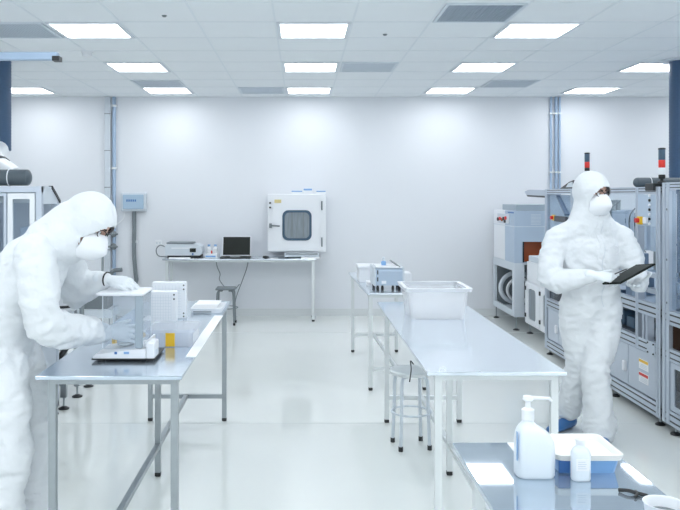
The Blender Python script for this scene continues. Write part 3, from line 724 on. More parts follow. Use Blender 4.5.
# lower panels with doors
for i, (a, b) in enumerate(((5.62, 6.10), (6.10, 6.58), (6.66, 7.00), (7.0, 7.32), (7.39, 7.74), (7.74, 8.08))):
    d = M().cbox(FX + 0.008, FX + 0.026, a + 0.006, b - 0.006, 0.168, 0.484, 0.003, 'x').obj('cabinet_door', 'panel', B)
    if i in (1, 3, 5):
        M().cbox(FX - 0.018, FX + 0.008, a + 0.02, a + 0.06, 0.27, 0.35, 0.005, 'x').obj('door_handle', 'white', d)
    if i == 0:
        for zz, mc in ((0.375, 'yellow'), (0.275, 'red')):
            M().box(FX + 0.0055, FX + 0.008, 5.74, 5.90, zz - 0.03, zz + 0.045).obj('warning_label', 'paper', d)
            q = M().box(FX + 0.0035, FX + 0.0055, 5.745, 5.895, zz + 0.020, zz + 0.040)
            q.obj('label_band', mc, d)
            k = M()
            for r_ in range(3): k.box(FX + 0.0035, FX + 0.0055, 5.76, 5.88 - 0.01 * r_, zz - 0.02 + r_ * 0.011, zz - 0.016 + r_ * 0.011)
            k.obj('print_lines', 'trunk', d)
M().box(FX - 0.006, FX, 5.61, 5.74, 0.485, 0.585).obj('corner_plate', 'alu', B)
for (y, z) in ((5.63, 0.50), (5.63, 0.57), (5.72, 0.50), (5.72, 0.57)): M().rod((FX - 0.012, y, z), (FX - 0.006, y, z), 0.006, n=8).obj('corner_bolt', 'black', B)
M().box(FX + 0.03, xb - 0.03, y0 + 0.05, y1 - 0.05, 0.165, 0.18).obj('bottom_shelf', 'panel', B)
M().box(FX + 0.055, xb - 0.03, y0 + 0.05, y1 - 0.05, 0.77, 0.785).obj('deck_plate', 'panelb', B)
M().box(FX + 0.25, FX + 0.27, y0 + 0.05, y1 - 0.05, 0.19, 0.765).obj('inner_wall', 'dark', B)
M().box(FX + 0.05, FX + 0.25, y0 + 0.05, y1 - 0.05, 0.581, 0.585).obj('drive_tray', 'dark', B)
M().box(FX + 0.03, FX + 0.034, 6.65, 8.09, 0.585, 0.76).obj('smoked_window', 'smoke', B)
rnd = random.Random(3)
yy = 5.63
while yy < 8.0:
    w = rnd.uniform(0.07, 0.16); h = rnd.uniform(0.05, 0.13)
    M().cbox(FX + 0.10, FX + 0.10 + rnd.uniform(0.05, 0.14), yy, yy + w, 0.585, 0.585 + h, 0.004).obj('drive_unit', 'alud2', B); yy += w + rnd.uniform(0.03, 0.12)
hb = M()
for y in (6.03, 6.35, 6.95, 7.5): hb.box(FX + 0.06, FX + 0.065, y, y + 0.035, 0.64, 0.665)
hb.obj('connector_plug', 'white', B)
# stations on the deck
for k in range(9):
    y = 5.70 + k * 0.275; x = FX + 0.22 + (k % 3) * 0.16
    pl = M(); sb = M().cbox(x, x + 0.12, y, y + 0.13, 0.785, 0.93, 0.004).obj('station_block', 'panelb', B)
    pl.cbox(x + 0.04, x + 0.075, y + 0.02, y + 0.055, 0.93, 1.12 if k in (0, 1, 4, 5) else 1.50, 0.004)
    if k > 1 and k not in (4, 5):
        pl.cbox(x + 0.04, x + 0.30, y + 0.02, y + 0.06, 1.38, 1.43, 0.004)
        M().cbox(x + 0.16, x + 0.28, y - 0.01, y + 0.10, 1.24, 1.50, 0.006).obj('station_head', 'panelb', B)
        M().rod((x + 0.22, y + 0.04, 1.02), (x + 0.22, y + 0.04, 1.26), 0.022).obj('press_rod', 'tube', B, True)
        M().rod((x + 0.13, y + 0.03, 1.43), (x + 0.13, y + 0.03, 1.60), 0.028).obj('air_cylinder', 'tube', B, True)
    else:
        M().cbox(x - 0.02, x + 0.20, y, y + 0.10, 0.93, 1.0, 0.004).obj('station_head', 'panelb', B)
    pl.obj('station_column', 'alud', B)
c2 = M()
for z in (0.90, 1.02): c2.box(FX + 0.12, FX + 0.17, y0 + 0.1, y1 - 0.1, z, z + 0.035)
c2.obj('conveyor_rail', 'alu', B)
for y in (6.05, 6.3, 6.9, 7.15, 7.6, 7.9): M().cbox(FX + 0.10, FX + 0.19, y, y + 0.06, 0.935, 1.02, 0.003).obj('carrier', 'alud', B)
for k in range(4):
    c4 = M(); y = 6.2 + k * 0.5
    c4.tube(spline([(FX + 0.4, y, 1.60), (FX + 0.30, y + 0.05, 1.48), (FX + 0.33, y + 0.1, 1.30), (FX + 0.45, y + 0.08, 1.15)], 5), 0.005, 6).obj('air_hose', 'cable', B, True)
M().box(FX + 0.010, FX + 0.03, 5.95, 6.59, 1.50, 1.66).box(FX + 0.010, FX + 0.03, 6.65, 7.32, 1.53, 1.66).obj('header_panel', 'glass', B)
M().box(FX + 0.012, FX + 0.016, 6.65, 8.08, 0.87, 1.65).obj('guard_window', 'glass', B)
M().cbox(FX + 0.10, FX + 0.135, 5.70, 5.735, 0.93, 1.30, 0.003).obj('slim_column', 'alud2', B)
M().cbox(FX + 0.08, FX + 0.16, 5.60, 5.74, 1.285, 1.30, 0.003).obj('slim_column_head', 'alud', B)
M().rod((FX + 0.12, 5.62, 1.30), (FX + 0.12, 5.62, 1.37), 0.022).obj('sensor_head', 'black', B, True)
vv = M()
for (a, b) in ((6.20, 6.27), (6.34, 6.5)): vv.box(FX + 0.26, FX + 0.30, a, b, 1.2, 1.62)
vv.obj('back_plate', 'panelb', B)
# far end blue panel with buttons and slanting arm
M().box(FX + 0.03, FX + 0.045, 7.4, 8.08, 1.1, 1.65).obj('end_panel', 'panelb', B)
M().bar((FX + 0.02, 7.78, 1.64), (FX + 0.01, 7.50, 1.46), 0.05, 0.02).obj('slanting_arm', 'alud', B)
estop(B, FX + 0.03, 7.93, 1.42)
M().cbox(FX + 0.0, FX + 0.03, 7.52, 7.86, 1.385, 1.44, 0.003, 'x').obj('terminal_strip', 'dark', B)
M().prism([(7.55, 1.71), (7.30, 1.71), (7.36, 1.79), (7.48, 1.775), (7.75, 1.712)], 'x', FX + 0.02, FX + 0.10).obj('cable_chain', 'black', B)
M().prism([(7.55, 1.725), (7.34, 1.725), (7.38, 1.775), (7.48, 1.762)], 'x', FX + 0.012, FX + 0.02).obj('chain_cover', 'trunk', B)
# control panel near end
cp = M().cbox(FX - 0.004, FX + 0.016, 5.60, 5.895, 1.42, 1.655, 0.003, 'x').obj('control_panel', 'panelb', B)
for i in range(7):
    z = 1.645 - i * 0.034
    M().rod((FX - 0.004, 5.69, z), (FX - 0.014, 5.69, z), 0.010, n=12).obj('push_button', 'black' if i % 2 else 'white', B, True)
estop(B, FX - 0.004, 5.84, 1.46)
M().cbox(FX - 0.02, FX - 0.004, 5.72, 5.78, 1.44, 1.485, 0.003, 'x').obj('key_switch', 'white', B)
M().cbox(FX - 0.02, FX + 0.06, 5.60, 5.74, 1.68, 1.735, 0.004).obj('junction_box', 'black', B)
M().tube(spline([(FX + 0.3, 5.7, 1.40), (FX + 0.28, 5.72, 1.28), (FX + 0.3, 5.85, 1.18), (FX + 0.33, 5.7, 1.1), (FX + 0.3, 5.66, 0.95)], 6), 0.006, 8).obj('cable', 'trunk', B, True)
M().box(3.46, xb, 7.3, 8.12, 1.692, 1.714).obj('top_plate', 'panel', B)
for y in (5.60, 6.40, 7.2, 8.08):
    foot(B, FX + 0.03, y, 0.065); foot(B, xb - 0.02, y, 0.09)

A = thing('assembly_machine', 'near aluminium framed machine cut by the right picture edge', 'machine', (3.2, 4.9, 0))
y0, y1 = 4.30, 5.505; ht = 1.737
rail(A, y0, y1, 0.06, 0.16); rail(A, y0, y1, 0.50, 0.585); rail(A, y0, y1, 0.752, 0.848); rail(A, y0, y1, ht - 0.05, ht)
fr = M()
for (x, z) in ((xb, 0.11), (xb, 0.535), (xb, ht - 0.025)): fr.bar((x, y0, z), (x, y1, z), 0.045)
for y in (y0 + 0.022, y1 - 0.022):
    for z in (0.11, 0.535, 0.81, ht - 0.025): fr.bar((FX + 0.05, y, z), (xb, y, z), 0.045)
    fr.bar((xb, y, 0.06), (xb, y, ht), 0.045)
fr.obj('rear_frame', 'alud', A)
post(A, 5.45, 0.105, 0.06, ht, groove=True); post(A, 4.9, 0.045, 0.06, ht); post(A, 4.33, 0.06, 0.06, ht)
M().box(FX + 0.02, FX + 0.026, 4.93, 5.39, 0.59, 0.75).box(FX + 0.02, FX + 0.026, 4.36, 4.87, 0.59, 0.75).obj('amber_window', 'brown', A)
for a, b in ((4.93, 5.39), (4.36, 4.87)):
    q = M(); frame_plate(q, [(p[0], p[1]) for p in rrect(a, b, 0.165, 0.495, 0.004)], [(p[0], p[1]) for p in rrect(a + 0.07, b - 0.05, 0.20, 0.46, 0.01)], FX + 0.004, FX + 0.02, 'x')
    q.obj('cabinet_door', 'panel', A)
    M().box(FX + 0.01, FX + 0.014, a + 0.07, b - 0.05, 0.20, 0.46).obj('door_window', 'dglass', A)
M().box(FX + 0.12, FX + 0.14, y0 + 0.05, y1 - 0.08, 0.17, 0.75).obj('inner_wall', 'alud', A)
M().box(FX + 0.05, xb - 0.03, y0 + 0.05, y1 - 0.05, 0.76, 0.775).obj('deck_plate', 'panelb', A)
M().box(FX + 0.014, FX + 0.018, 4.93, 5.39, 0.86, ht - 0.06).obj('guard_window', 'glass', A)
s_ = M()
s_.cbox(FX + 0.15, FX + 0.35, 5.05, 5.33, 0.775, 1.02, 0.005).cbox(FX + 0.2, FX + 0.32, 4.6, 4.85, 0.775, 1.3, 0.005).cbox(FX + 0.2, FX + 0.3, 5.1, 5.16, 1.02, 1.65, 0.004).cbox(FX + 0.15, FX + 0.4, 5.12, 5.36, 1.30, 1.50, 0.004)
s_.obj('station_block', 'panelb', A)
kk = M()
for z in (0.93, 1.05, 1.22, 1.35): kk.cbox(FX + 0.04, FX + 0.07, 5.27, 5.37, z, z + 0.03, 0.003)
kk.obj('connector_block', 'alud', A)
hh = M()
for z in (1.55, 1.2, 0.9): hh.rod((FX - 0.006, 5.43, z), (FX - 0.003, 5.43, z), 0.008, n=10)
hh.obj('hinge_bolts', 'cable', A)
for y in (5.37, 4.4): foot(A, FX + 0.03, y, 0.065); foot(A, xb - 0.02, y, 0.09)
foot(A, FX + 0.03, 4.9, 0.065)

for i, (x0, x1, y, zz, L) in enumerate(((2.74, 3.45, 6.35, 1.752, 'grey duct with rounded end lying behind the near signal light'),
                                     (2.72, 3.45, 5.30, 1.782, 'grey duct with white strap on the near right machine top'))):
    t = thing('duct_pipe', L, 'duct', ((x0 + x1) / 2, y, zz - 0.04), 'grey ducts on the right machines')
    M().rod((x0, y, zz), (x1, y, zz), 0.04, n=20).ell((x0, y, zz), 0.035, 0.04, 0.04).obj('pipe', 'hose', t, True)
    M().tube([(x0 + 0.1, y + 0.042 * math.cos(a * PI / 10), zz + 0.042 * math.sin(a * PI / 10)) for a in range(21)], 0.003, 6).obj('strap', 'white', t, True)
# carry the ducts: two short rails across the machine tops
rb = M().box(2.60, xb - 0.02, 6.32, 6.38, 1.692, 1.712); rb.obj('cross_rail', 'alu', B)
rb = M().box(2.60, xb - 0.02, 5.27, 5.33, 1.72, 1.742); rb.obj('cross_rail', 'alu', A)

def tower(x, y, z, L, white=True, lift=0.0):
    t = thing('signal_light', L, 'signal light', (x, y, z), 'stack signal lights on the machines')
    r = 0.0235
    M().lathe(x, y, [(0.03, z), (0.03, z + 0.01), (0.012, z + 0.014), (0.012, z + 0.03)], 16).obj('base', 'black', t, True)
    if lift: M().rod((x, y, z + 0.03), (x, y, z + 0.03 + lift), 0.011).obj('stem', 'alu', t, True)
    z += 0.03 + lift
    for i, (c, hh) in enumerate((('black', 0.03), ('white', 0.05), ('red', 0.055), ('alud2', 0.075))):
        if c == 'white' and not white: continue
        M().lathe(x, y, [(r * 0.92, z), (r, z + 0.003), (r, z + hh - 0.003), (r * 0.92, z + hh)], 20).obj('lamp_segment', c, t, True); z += hh
    M().lathe(x, y, [(r * 1.08, z), (r * 1.08, z + 0.01), (r * 0.6, z + 0.014)], 20).obj('cap', 'black', t, True)
tower(2.60, 5.62, 1.737, 'red, white and black signal light on the near right machine')
tower(2.70, 7.36, 1.712, 'red and black signal light above the hood of the standing person', False, 0.135)
M().cbox(2.64, 2.76, 7.30, 7.42, 1.695, 1.712, 0.002).obj('signal_bracket', 'alu', B)

# conveyor end piece at the far end of machine B
M().prism([(8.17, 1.70), (8.17, 1.64), (8.93, 1.65), (9.0, 1.69), (8.85, 1.71)], 'x', 2.58, 2.72).obj('conveyor_end', 'alu', B)
M().prism([(8.17, 1.642), (8.17, 1.62), (8.9, 1.632), (8.95, 1.652)], 'x', 2.585, 2.715).obj('conveyor_belt', 'black', B)
# cabinet with rounded windows
t = thing('side_cabinet', 'white cabinet with two rounded windows beside the oven machine', 'cabinet', (2.95, 8.75, 0))
M().box(2.70, 3.25, 8.20, 9.36, 0.12, 0.62).obj('body', 'white', t)
for a, b in ((8.80, 9.34), (8.24, 8.78)):
    d = M(); frame_plate(d, rrect(a, b, 0.135, 0.61, 0.01), rrect(a + 0.13, b - 0.13, 0.19, 0.55, 0.05), 2.684, 2.699, 'x')
    dd = d.obj('door', 'white', t)
    M().prism(rrect(a + 0.135, b - 0.135, 0.195, 0.545, 0.045), 'x', 2.690, 2.6985).obj('window', 'tray', dd)
    for z in (0.2, 0.52): M().box(2.672, 2.684, b - 0.04, b - 0.01, z, z + 0.045).obj('hinge', 'black', dd)
for y in (9.30, 8.3): foot(t, 2.73, y, 0.12, 0.04); foot(t, 3.2, y, 0.12, 0.04)
t2 = thing('control_unit', 'small white unit with black knob standing on the windowed cabinet', 'control unit', (2.9, 8.7, 0.62))
M().cbox(2.705, 3.15, 8.30, 9.34, 0.62, 0.86, 0.006).obj('housing', 'white', t2)
M().cbox(2.72, 3.10, 8.6, 9.32, 0.86, 0.93, 0.006).obj('top_tray', 'trunk', t2)
M().rod((2.705, 8.75, 0.74), (2.675, 8.75, 0.74), 0.025).obj('knob', 'black', t2, True)
M().rod((2.75, 8.85, 0.93), (2.75, 8.85, 1.03), 0.022).obj('sensor', 'cable', t2, True)
# oven machine in the corner
t = thing('oven_machine', 'pale grey oven machine with orange curtain in the far right corner', 'machine', (3.05, 9.98, 0))
M().cbox(2.60, 3.40, 9.94, 10.52, 0.82, 1.455, 0.006).obj('housing', 'white', t)
fp = M()
frame_plate(fp, [(2.60, 0.82), (3.40, 0.82), (3.40, 1.455), (2.60, 1.455)], [(2.70, 0.83), (2.95, 0.83), (2.95, 1.08), (2.70, 1.08)], 9.50, 9.52)
fp.box(2.60, 3.40, 9.52, 9.94, 1.44, 1.455).box(2.60, 2.615, 9.52, 9.94, 0.82, 1.44).box(3.385, 3.40, 9.52, 9.94, 0.82, 1.44)
fp.obj('front_cover', 'panelb', t)
M().box(2.62, 3.38, 9.60, 9.61, 0.83, 1.43).obj('curtain', 'orange', t)
M().box(2.70, 2.716, 9.49, 9.50, 0.83, 1.08).obj('slot_edge', 'black', t)
M().box(2.592, 2.60, 9.50, 10.52, 1.26, 1.268).box(2.60, 3.40, 9.494, 9.50, 1.26, 1.268).obj('panel_joint', 'trunk', t)
lv = M()
for k in range(8):
    z = 1.29 + k * 0.017; lv.box(2.80, 2.92, 9.496, 9.50, z, z + 0.006).box(3.08, 3.2, 9.496, 9.50, z, z + 0.006)
lv.obj('louvres', 'trunk', t)
M().cbox(2.66, 3.25, 9.62, 10.3, 1.455, 1.53, 0.004).obj('roof_box', mat('roof_grey', (0.36, 0.43, 0.49), 0.5), t)
cpn = M().cbox(2.588, 2.60, 9.72, 10.28, 1.29, 1.41, 0.003, 'x').obj('switch_plate', 'trunk', t)
for y, z, c in ((10.22, 1.335, 'black'), (10.12, 1.345, 'red'), (10.02, 1.335, 'orange'), (9.94, 1.35, 'black'), (9.88, 1.32, 'black'), (9.84, 1.36, 'red')):
    M().rod((2.588, y, z), (2.570, y, z), 0.022, n=12).obj('switch_knob', c, t, True)
M().box(2.592, 2.60, 9.53, 9.78, 1.425, 1.44).obj('logo_strip', 'bluel', t)
M().cbox(3.02, 3.07, 9.494, 9.50, 1.20, 1.245, 0.002, 'y').obj('warning_sticker', 'yellow', t)
q = M(); frame_plate(q, [(9.50, 0.16), (10.55, 0.16), (10.55, 0.82), (9.50, 0.82)], [(9.60, 0.235), (10.47, 0.235), (10.47, 0.72), (9.60, 0.72)], 2.60, 2.63, 'x')
q.box(2.63, 3.40, 10.52, 10.55, 0.16, 0.819).box(3.37, 3.40, 9.50, 10.52, 0.16, 0.819).box(2.63, 3.37, 9.51, 10.52, 0.16, 0.18)
q.box(2.63, 2.72, 9.502, 9.55, 0.181, 0.799).box(2.63, 3.40, 9.503, 10.52, 0.80, 0.8185)
q.obj('stand', 'trunk', t)
M().box(3.0, 3.02, 9.54, 10.5, 0.18, 0.8).obj('stand_inner_wall', 'cable', t)
M().tube([(2.87 + 0.22 * math.cos(a * PI / 14), 10.36, 0.42 + 0.20 * math.sin(a * PI / 14)) for a in range(29)], 0.030, 12).obj('coiled_hose', 'trunk', t, True)
M().tube([(2.88 + 0.16 * math.cos(a * PI / 14), 10.28, 0.40 + 0.15 * math.sin(a * PI / 14)) for a in range(29)], 0.020, 12).obj('coiled_hose', 'wplast', t, True)
M().box(2.64, 3.36, 10.47, 10.50, 0.18, 0.79).obj('stand_back_wall', 'cable', t)
for (x, y) in ((2.63, 10.5), (2.63, 9.53), (3.37, 10.5), (3.37, 9.53)): foot(t, x, y, 0.165, 0.04)

# ------------------------------------------------------------------ machines, left side
L = thing('glazed_cabinet', 'aluminium cabinet with glass door behind the bending person', 'machine cabinet', (-2.4, 5.72, 0))
yf = 5.50; xl, xr = -3.0, -1.83; ht = 1.712
fr = M()
for x in (xl + 0.025, -2.09 - 0.11, xr - 0.02): fr.box(x - 0.02, x + 0.02, yf, yf + 0.04, 0.06, ht)
for z in (0.08, 0.80, ht - 0.022): fr.box(xl, xr, yf - 0.002, yf + 0.04, z - 0.02, z + 0.02)
fr.box(xl, xl + 0.04, 5.86, 5.9, 0.06, ht - 0.1).box(xr - 0.04, xr, 5.86, 5.9, 0.06, 1.60)
for z in (0.08, 0.80): fr.box(xr - 0.04, xr, yf, 5.9, z - 0.02, z + 0.02).box(xl, xl + 0.04, yf, 5.9, z - 0.02, z + 0.02).box(xl, xr, 5.86, 5.9, z - 0.02, z + 0.02)
fr.obj('frame', 'alu', L)
q = M(); frame_plate(q, rrect(-2.065, xr - 0.045, 0.83, ht - 0.05, 0.005), rrect(-2.03, xr - 0.08, 0.87, ht - 0.09, 0.005), yf - 0.012, yf + 0.01)
q.obj('door_frame', 'white', L)
q = M(); frame_plate(q, rrect(-2.175, -2.075, 0.83, ht - 0.05, 0.002), rrect(-2.155, -2.095, 0.85, ht - 0.07, 0.002), yf - 0.006, yf + 0.01); q.obj('side_strip', 'alu', L)
M().box(-2.03, xr - 0.08, yf, yf + 0.004, 0.87, ht - 0.09).obj('door_glass', 'glass', L)
M().box(xl + 0.05, -2.225, yf + 0.01, yf + 0.014, 0.83, ht - 0.05).obj('glass_pane', 'glass', L)
M().box(xl + 0.04, xr - 0.04, 5.84, 5.86, 0.83, ht - 0.12).obj('back_panel', 'panel', L)
M().cbox(-2.9, -2.3, 5.6, 5.8, 0.82, 1.15, 0.01).cbox(-2.55, -2.3, 5.58, 5.8, 1.2, 1.5, 0.01).cbox(-2.03, -1.93, 5.62, 5.8, 0.83, 1.42, 0.01).obj('inner_unit', 'panelb', L)
M().prism([(yf + 0.042, ht), (5.72, ht), (5.92, 1.60), (5.92, 1.585), (yf + 0.042, 1.585)], 'x', xr - 0.008, xr - 0.002).obj('side_hood', 'trunk', L)
M().prism([(yf + 0.042, ht - 0.005), (5.72, ht - 0.005), (5.92, 1.595), (5.92, 1.58), (5.73, 1.69), (yf + 0.042, 1.695)], 'x', xl, xr - 0.009).obj('roof', 'trunk', L)
M().bar((xr - 0.01, 5.73, 1.708), (xr - 0.01, 5.925, 1.598), 0.03, 0.022).obj('edge_seal', 'black', L)
M().box(xl, xr, yf + 0.005, yf + 0.012, 0.10, 0.78).box(xr - 0.012, xr - 0.006, yf + 0.04, 5.86, 0.10, 0.78).obj('lower_panel', 'panel', L)
for (x, y) in ((xr - 0.03, 5.53), (xr - 0.03, 5.87), (xl + 0.03, 5.53), (xl + 0.03, 5.87)): foot(L, x, y, 0.065)

K = thing('vessel_skid', 'steel vessel on a low frame with black feet under the bending person', 'process equipment', (-2.0, 6.45, 0))
f = M()
for (x, y) in ((-1.83, 6.02), (-1.83, 6.38), (-1.83, 6.72), (-2.28, 6.02), (-2.28, 6.72)):
    f.box(x - 0.022, x + 0.022, y - 0.022, y + 0.022, 0.09, 0.60)
for z in (0.20, 0.58):
    f.box(-1.85, -1.81, 6.0, 6.74, z - 0.02, z + 0.02).box(-2.30, -2.26, 6.0, 6.74, z - 0.02, z + 0.02)
    f.box(-2.28, -1.83, 6.0, 6.04, z - 0.02, z + 0.02).box(-2.28, -1.83, 6.70, 6.74, z - 0.02, z + 0.02)
f.obj('frame', 'tube', K)
M().box(-2.29, -1.82, 6.01, 6.73, 0.60, 0.615).obj('frame_plate', 'trunk', K)
for (x, y) in ((-1.83, 6.02), (-1.83, 6.38), (-1.83, 6.72), (-2.28, 6.02), (-2.28, 6.72)): foot(K, x, y, 0.09, 0.042)
cx, cy = -1.98, 6.40
M().lathe(cx, cy, [(0.06, 0.66), (0.155, 0.72), (0.16, 0.76), (0.16, 1.08), (0.15, 1.12), (0.08, 1.17), (0.04, 1.18)], 32).obj('vessel', 'wplast', K, True)
M().lathe(cx, cy, [(0.165, 0.74), (0.17, 0.75), (0.165, 0.76)], 32).lathe(cx, cy, [(0.165, 1.07), (0.172, 1.085), (0.165, 1.10)], 32).obj('clamp_ring', 'black', K, True)
lg = M()
for a in range(3):
    aa = a * 2.094 + 0.5; lg.rod((cx + 0.13 * math.cos(aa), cy + 0.13 * math.sin(aa), 0.615), (cx + 0.13 * math.cos(aa), cy + 0.13 * math.sin(aa), 0.80), 0.012)
lg.obj('support_leg', 'tube', K, True)
M().rod((cx, cy, 1.17), (cx, cy, 1.25), 0.03).rod((cx - 0.09, cy, 1.25), (cx + 0.09, cy, 1.25), 0.014).obj('top_valve', 'cable', K, True)
pt = M()
pt.tube(spline([(-1.84, 6.55, 0.615), (-1.84, 6.55, 1.0), (-1.84, 6.55, 1.28)], 6), 0.02, 12)
pt.tube(spline([(cx + 0.13, cy, 0.85), (-1.80, 6.38, 0.86), (-1.76, 6.4, 0.92), (-1.76, 6.42, 1.05)], 6), 0.012, 10)
pt.tube(spline([(-1.84, 6.55, 1.20), (-1.76, 6.6, 1.24), (-1.70, 6.66, 1.18), (-1.70, 6.68, 1.0)], 6), 0.010, 10)
pt.obj('piping', 'tube', K, True)
pb = M()
for z in (0.9, 1.05, 1.2): pb.box(-1.87, -1.81, 6.52, 6.58, z, z + 0.02)
pb.box(-1.80, -1.72, 6.04, 6.16, 0.615, 0.66).rod((-1.86, 6.1, 0.64), (-1.70, 6.3, 0.64), 0.02)
pb.obj('pipe_clamp', 'black', K)
M().tube(spline([(-1.86, 6.02, 0.66), (-1.80, 5.99, 0.62), (-1.79, 5.98, 0.5), (-1.85, 5.97, 0.40), (-1.88, 5.98, 0.3)], 6), 0.022, 10).obj('black_cable', 'black', K, True)
t = thing('equipment_box', 'dark grey box on a stand seen between the arms of the bending person', 'box', (-2.42, 9.2, 0))
M().cbox(-2.60, -2.26, 9.1, 9.4, 0.32, 0.56, 0.006).obj('body', 'cable', t)
M().box(-2.66, -2.20, 9.05, 9.45, 0.22, 0.32).obj('shelf', 'trunk', t)
for (x, y) in ((-2.63, 9.08), (-2.23, 9.08), (-2.63, 9.42), (-2.23, 9.42)): foot(t, x, y, 0.22, 0.045)

# ------------------------------------------------------------------ people
def remeshed(mb, vox, smooth=4):
    """union the overlapping closed shapes of a builder into one continuous skin"""
    me = bpy.data.meshes.new('tmp'); me.from_pydata([tuple(p) for p in mb.v], [], mb.f)
    bm = bmesh.new(); bm.from_mesh(me); bmesh.ops.recalc_face_normals(bm, faces=bm.faces[:]); bm.to_mesh(me); bm.free()
    o = bpy.data.objects.new('tmp', me); COL.objects.link(o)
    r = o.modifiers.new('r', 'REMESH'); r.mode = 'VOXEL'; r.voxel_size = vox
    if smooth:
        k = o.modifiers.new('s', 'SMOOTH'); k.factor = 0.5; k.iterations = smooth
    bpy.context.view_layer.update()
    dg = bpy.context.evaluated_depsgraph_get()
    em = o.evaluated_get(dg).to_mesh()
    out = M(); out.v = [v.co.copy() for v in em.vertices]; out.f = [list(p.vertices) for p in em.polygons]
    o.evaluated_get(dg).to_mesh_clear()
    bpy.data.objects.remove(o); bpy.data.meshes.remove(me)
    return out
def vnormals(mb):
    N = [V((0, 0, 0)) for _ in mb.v]
    for f in mb.f:
        a, b, c = mb.v[f[0]], mb.v[f[1]], mb.v[f[2]]
        n = (b - a).cross(c - a)
        for i in f: N[i] += n
    return [n.normalized() if n.length > 0 else V((0, 0, 1)) for n in N]
def wrinkle(mb, amp, hc, seed, joints=()):
    """cloth folds: ridged noise, stronger near the joints, weak on the hood"""
    N = vnormals(mb)
    for i, p in enumerate(mb.v):
        q = V((p.x * 4.2 + seed + p.z * 1.5, p.y * 4.2, p.z * 8 - p.x * 2))
        w = V((noise.noise(q * 0.7), noise.noise(q * 0.7 + V((9, 0, 0))), noise.noise(q * 0.7 + V((0, 9, 0)))))
        n1 = 1 - abs(noise.noise(q + w * 1.4)) * 2.2
        n2 = 1 - abs(noise.noise(q * 2.6 + w * 1.5)) * 2.4
        k = 0.55
        for (j, rad) in joints:
            d = (p - V(j)).length; k += 1.0 * math.exp(-(d / rad) ** 2)
        dh = (p - hc).length
        if dh < 0.22: k *= 0.25
        mb.v[i] = p + N[i] * amp * k * (n1 * 0.75 + n2 * 0.55 - 0.55)
    return mb
def cut_face(mb, hc, F, U, w, h, off):
    """open the hood in front of the face"""
    R = F.cross(U); keep = []
    for f in mb.f:
        c = V((0, 0, 0))
        for i in f: c += mb.v[i]
        c /= len(f); d = c - hc
        if d.dot(F) > 0.03 and (d.dot(R) / w) ** 2 + ((d.dot(U) - off) / h) ** 2 < 1 and d.length < 0.25: continue
        keep.append(f)
    mb.f = keep; return mb
def basis(F, U):
    F = V(F).normalized(); R = F.cross(V(U)).normalized(); U = R.cross(F)
    return F, U, R, Matrix((R, F, U)).transposed()
def head(mb, hc, F, U, R, Rm):
    mb.ell(hc + U * 0.02, 0.078, 0.096, 0.108, Rm, 28, 20)
    mb.ell(hc + F * 0.025 - U * 0.06, 0.055, 0.062, 0.06, Rm)          # jaw
    mb.tube([hc + F * 0.088 + U * 0.012, hc + F * 0.108 - U * 0.022, hc + F * 0.112 - U * 0.034], [0.009, 0.013, 0.014], 10, dome=True)   # nose
    for s in (-1, 1):
        mb.ell(hc + R * s * 0.080 - U * 0.005 - F * 0.005, 0.010, 0.020, 0.032, Rm)      # ears
        mb.ell(hc + R * s * 0.045 - U * 0.02 + F * 0.060, 0.022, 0.02, 0.018, Rm)        # cheeks
        mb.ell(hc + R * s * 0.032 + U * 0.034 + F * 0.078, 0.026, 0.014, 0.007, Rm)      # brow ridge
    mb.ell(hc - U * 0.062 + F * 0.084, 0.024, 0.010, 0.009, Rm)                          # lips
def face_parts(person, hc, F, U, R, Rm, glasses=True):
    for s in (-1, 1):
        c = hc + R * s * 0.032 + U * 0.012 + F * 0.080
        M().ell(c, 0.013, 0.010, 0.009, Rm, 16, 10).obj('eye', 'white', person, True)
        M().ell(c + F * 0.0075, 0.0055, 0.004, 0.0055, Rm, 12, 8).obj('iris', 'eye', person, True)
        M().tube([hc + R * s * 0.014 + U * 0.034 + F * 0.096, hc + R * s * 0.034 + U * 0.040 + F * 0.090, hc + R * s * 0.056 + U * 0.034 + F * 0.072], 0.0045, 8).obj('eyebrow', 'hair', person, True)
    if glasses:
        g = M()
        for s in (-1, 1):
            ring = []
            for a in range(21):
                t = 2 * PI * a / 20
                ring.append(hc + R * (s * 0.034 + 0.026 * math.cos(t)) + U * (0.012 + 0.018 * math.sin(t)) + F * (0.108 - 0.35 * abs(s * 0.034 + 0.026 * math.cos(t))))
            g.tube(ring, 0.0022, 6)
            g.tube([hc + R * s * 0.060 + U * 0.018 + F * 0.085, hc + R * s * 0.086 + U * 0.016 + F * 0.0], 0.0025, 6)
        g.tube([hc + R * -0.009 + U * 0.016 + F * 0.104, hc + R * 0.009 + U * 0.016 + F * 0.104], 0.0025, 6)
        g.obj('glasses', 'black', person, True)
